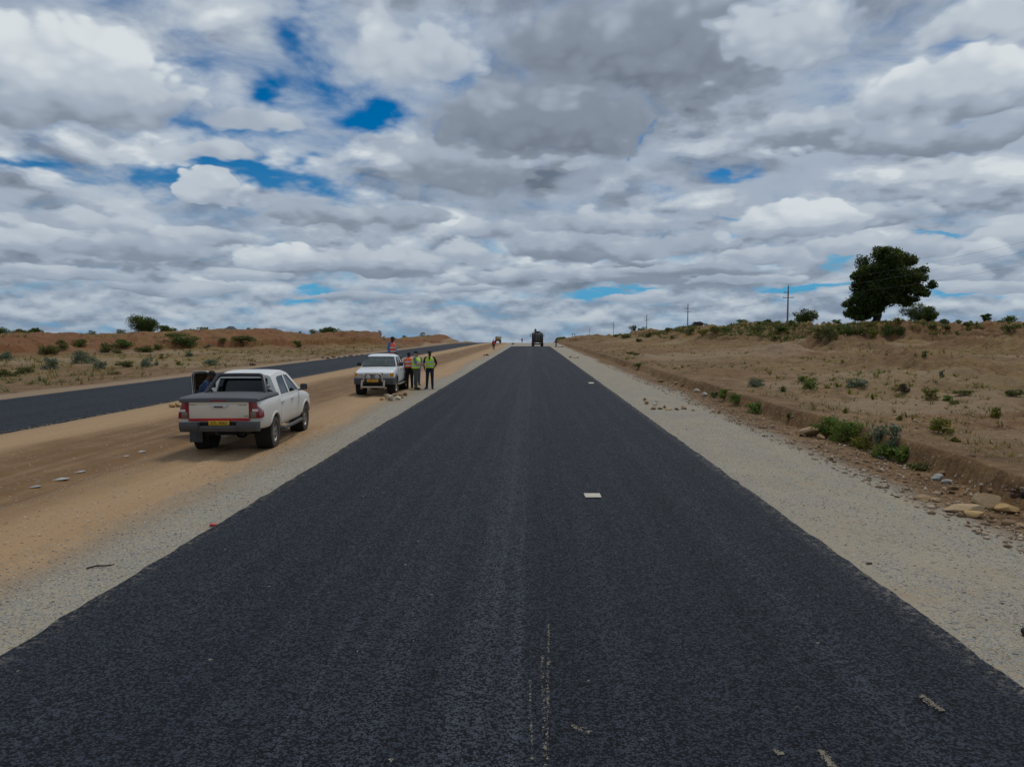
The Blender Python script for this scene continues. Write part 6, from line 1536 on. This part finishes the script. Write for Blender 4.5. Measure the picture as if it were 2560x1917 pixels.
def build_tank_lorry():
    root = thing('tank_lorry', 'dark bitumen tank lorry seen from behind at the end of the asphalt', 'lorry', (1.05, 152.5, H(1.05, 152.5)+.0), 0)
    twin_wheels(root, 1.08, -2.9, .5, .28); twin_wheels(root, 1.08, -1.6, .5, .28); twin_wheels(root, 1.08, 3.2, .5, .30, 1)
    ch = MB()
    for s in (-1, 1): ch.box((s*.42, .2, .85), (.10, 8., .26))
    for y in (-2.9, -1.6, 3.2): ch.tube([(-1, y, .5), (1, y, .5)], .09, 8)
    ch.build('chassis', M['under'], root)
    t = []
    for y, k in ((-3.7, .90), (-3.62, .97), (-3.5, 1), (1.7, 1), (1.82, .97), (1.9, .9)):
        t.append([(1.02*k*math.copysign(abs(math.cos(a))**.75, math.cos(a)), y, 1.86+.86*k*math.copysign(abs(math.sin(a))**.8, math.sin(a))) for a in [2*math.pi*i/32 for i in range(32)]])
    tk = MB().rings(t).build('tank', VM['tank'], root)
    MB().tube([(-.5, -1, 2.7), (-.5, -1, 2.86), (-.2, -1, 2.86)], .05, 6).lathe([(.30, 0), (.30, .16), (.26, .2), (.001, .2)], 'Z', (0, -.6, 2.68), 18).build('hatch', VM['tank'], tk)
    ld = MB()
    for x in (-.32, .32): ld.tube([(x, -3.78, 1.2), (x, -3.78, 2.75), (x, -3.5, 2.95)], .03, 6)
    for z in np.arange(1.3, 2.8, .25): ld.tube([(-.32, -3.78, z), (.32, -3.78, z)], .02, 6)
    ld.build('ladder', M['steel'], root)
    rl = MB()
    for s in (-1, 1):
        rl.tube([(s*.62, -3.3, 2.62), (s*.62, -3.3, 3.05), (s*.62, 1.4, 3.05), (s*.62, 1.4, 2.62)], .025, 6)
    rl.build('walkway_rail', VM['cabg'], root)
    MB().box((0, -3.85, 1.0), (2.2, .35, .30), .03).box((-.75, -3.95, 1.25), (.5, .3, .5), .03).box((.72, -3.95, 1.3), (.55, .3, .62), .03).build('rear_equipment', VM['brown'], root)
    MB().tube([(-1.15, -4.05, .62), (1.15, -4.05, .62)], .06, 8).build('spray_bar', VM['brown'], root)
    sd = MB()
    for s in (-1, 1): sd.box((s*1.12, -.8, 1.75), (.12, 4.6, 1.7), .02)
    sd.build('side_panels', VM['cabg'], root)
    for s in (-1, 1): MB().box((s*1.08, -3.72, 1.85), (.16, .1, 1.5), .02).build('corner_post', M['under'], root)
    cb = MB().box((0, 3.2, 1.95), (2.3, 2.0, 1.9), .12, 3).build('cab', VM['cabg'], root)
    MB().box((0, 2.19, 2.35), (1.6, .02, .5), .01).build('rear_window', M['glass'], cb)
    MB().box((0, 4.21, 2.35), (2.0, .02, .8), .01).build('windscreen', M['glass'], cb)
    for s in (-1, 1):
        mr = MB().tube([(s*1.1, 4.0, 2.5), (s*1.42, 4.05, 2.55)], .02, 6).box((s*1.46, 4.05, 2.25), (.10, .22, .62), .03).build('mirror', M['black'], cb)
    for s in (-1, 1): MB().box((s*.95, -4.03, .85), (.28, .05, .12), .01).build('tail_light', M['red_lens'], root)
    MB().tube([(-.35, -3.3, 2.75), (-.35, -3.3, 3.25)], .13, 10).box((.1, -2.9, 2.95), (.9, .8, .45), .06).build('burner_unit', VM['brown'], root)
    return root
TANK = build_tank_lorry()
LZT = H(1.05, 149)+.06
make_person('worker crouching on the top of the dark tank lorry', (.72, 150.2, LZT+2.62), R(30), dict(pelvis=(0, 0, .42), chest=(0, .12, .70), neck=(0, .18, .88), head=(0, .24, 1.0), hip_l=(-.1, 0, .40), hip_r=(.1, 0, .40), knee_l=(-.13, .32, .46), knee_r=(.13, .32, .46), ank_l=(-.12, .05, .085), ank_r=(.12, .05, .085), toe_l=(-.13, .2, .035), toe_r=(.13, .2, .035),
    sh_l=(-.185, .15, .83), sh_r=(.185, .15, .83), el_l=(-.26, .34, .62), wr_l=(-.18, .5, .5), el_r=(.26, .34, .62), wr_r=(.18, .5, .5)), top='navy', trousers='black', hat=None, detail=.02)
# broom-like tool and dropped board beside the walking person
g = Vector((5.55, 142.5, H(5.55, 142.5)))
o = MB().box((0, 0, .05), (1.1, .35, .08), .02).box((.5, .1, .12), (.4, .3, .12), .03).build('plank', VM['brown']); o.location = g; o.rotation_euler = (0, 0, .3); tag(o, 'dark planks lying on verge at the feet of the striding person', 'plank')
def build_water_truck():
    x, y = -12.5, 262.; root = thing('lorry', 'distant yellow and brown lorry driving over the crest on the dirt track', 'lorry', (x, y, H(x, y)-.0), 0)
    twin_wheels(root, .92, -2.4, .48, .26); twin_wheels(root, .92, 2.4, .48, .28, 1)
    c = MB()
    for s in (-1, 1): c.box((s*.4, 0, .8), (.1, 6.6, .22))
    c.build('chassis', M['under'], root)
    rg = []
    for yy, k in ((-3.1, .9), (-3.0, 1), (1., 1), (1.1, .9)): rg.append([(.85*k*math.cos(a), yy, 1.72+.62*k*math.sin(a)) for a in [2*math.pi*i/24 for i in range(24)]])
    tk = MB().rings(rg).build('tank', VM['light'], root)
    MB().box((0, -3.2, 1.25), (1.7, .3, .75), .05).build('rear_panel', VM['rust'], root)
    MB().box((.1, -3.37, 1.45), (.5, .06, .5), .02).build('hazard_board', VM['yellow'], root)
    cb = MB().box((0, 2.4, 1.6), (2.0, 1.6, 1.7), .12, 3).build('cab', VM['light'], root)
    for s in (-1, 1): MB().tube([(s*.95, 3.1, 2.1), (s*1.2, 3.1, 2.1)], .02, 6).box((s*1.22, 3.1, 1.95), (.1, .2, .42), .03).build('mirror', M['black'], cb)
    MB().box((0, -3.3, .75), (1.8, .2, .2), .03).build('rear_bumper', M['under'], root)
build_water_truck()

# ------------------------------------------------------------------ far grey hill on the left horizon
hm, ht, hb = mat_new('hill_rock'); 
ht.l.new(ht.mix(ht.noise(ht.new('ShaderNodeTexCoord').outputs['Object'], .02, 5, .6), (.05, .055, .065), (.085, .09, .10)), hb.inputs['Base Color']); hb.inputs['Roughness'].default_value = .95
def build_hill():
    Y = 2600.; r = np.random.default_rng(1); V = []; n = 90; kk = 18
    m = Y/FPX; pts = []
    sil = np.array([(548,833),(556,827),(563,824),(568,820),(573,816.5),(577,815),(582,815.5),(586,820),(590,824),(598,824.5),(606,825),(612,827),(622,833)])
    xs = np.linspace(548, 622, n)
    hs = np.interp(xs, sil[:, 0], sil[:, 1])
    grid = []
    for j in range(kk):
        v = j/(kk-1)*2-1; row = []
        for i in range(n):
            p = at_y(xs[i], 833, Y); top = at_y(xs[i], hs[i], Y).z
            z = p.z-14 + (top-p.z+14)*(1-abs(v)**1.8)
            row.append((p.x, Y+v*75+6*math.sin(i*.7), z))
        grid.append(row)
    me = MB().rings(grid, False).mesh('hill', 180); o = link('hill', me, hm); tag(o, kind='structure')
build_hill()
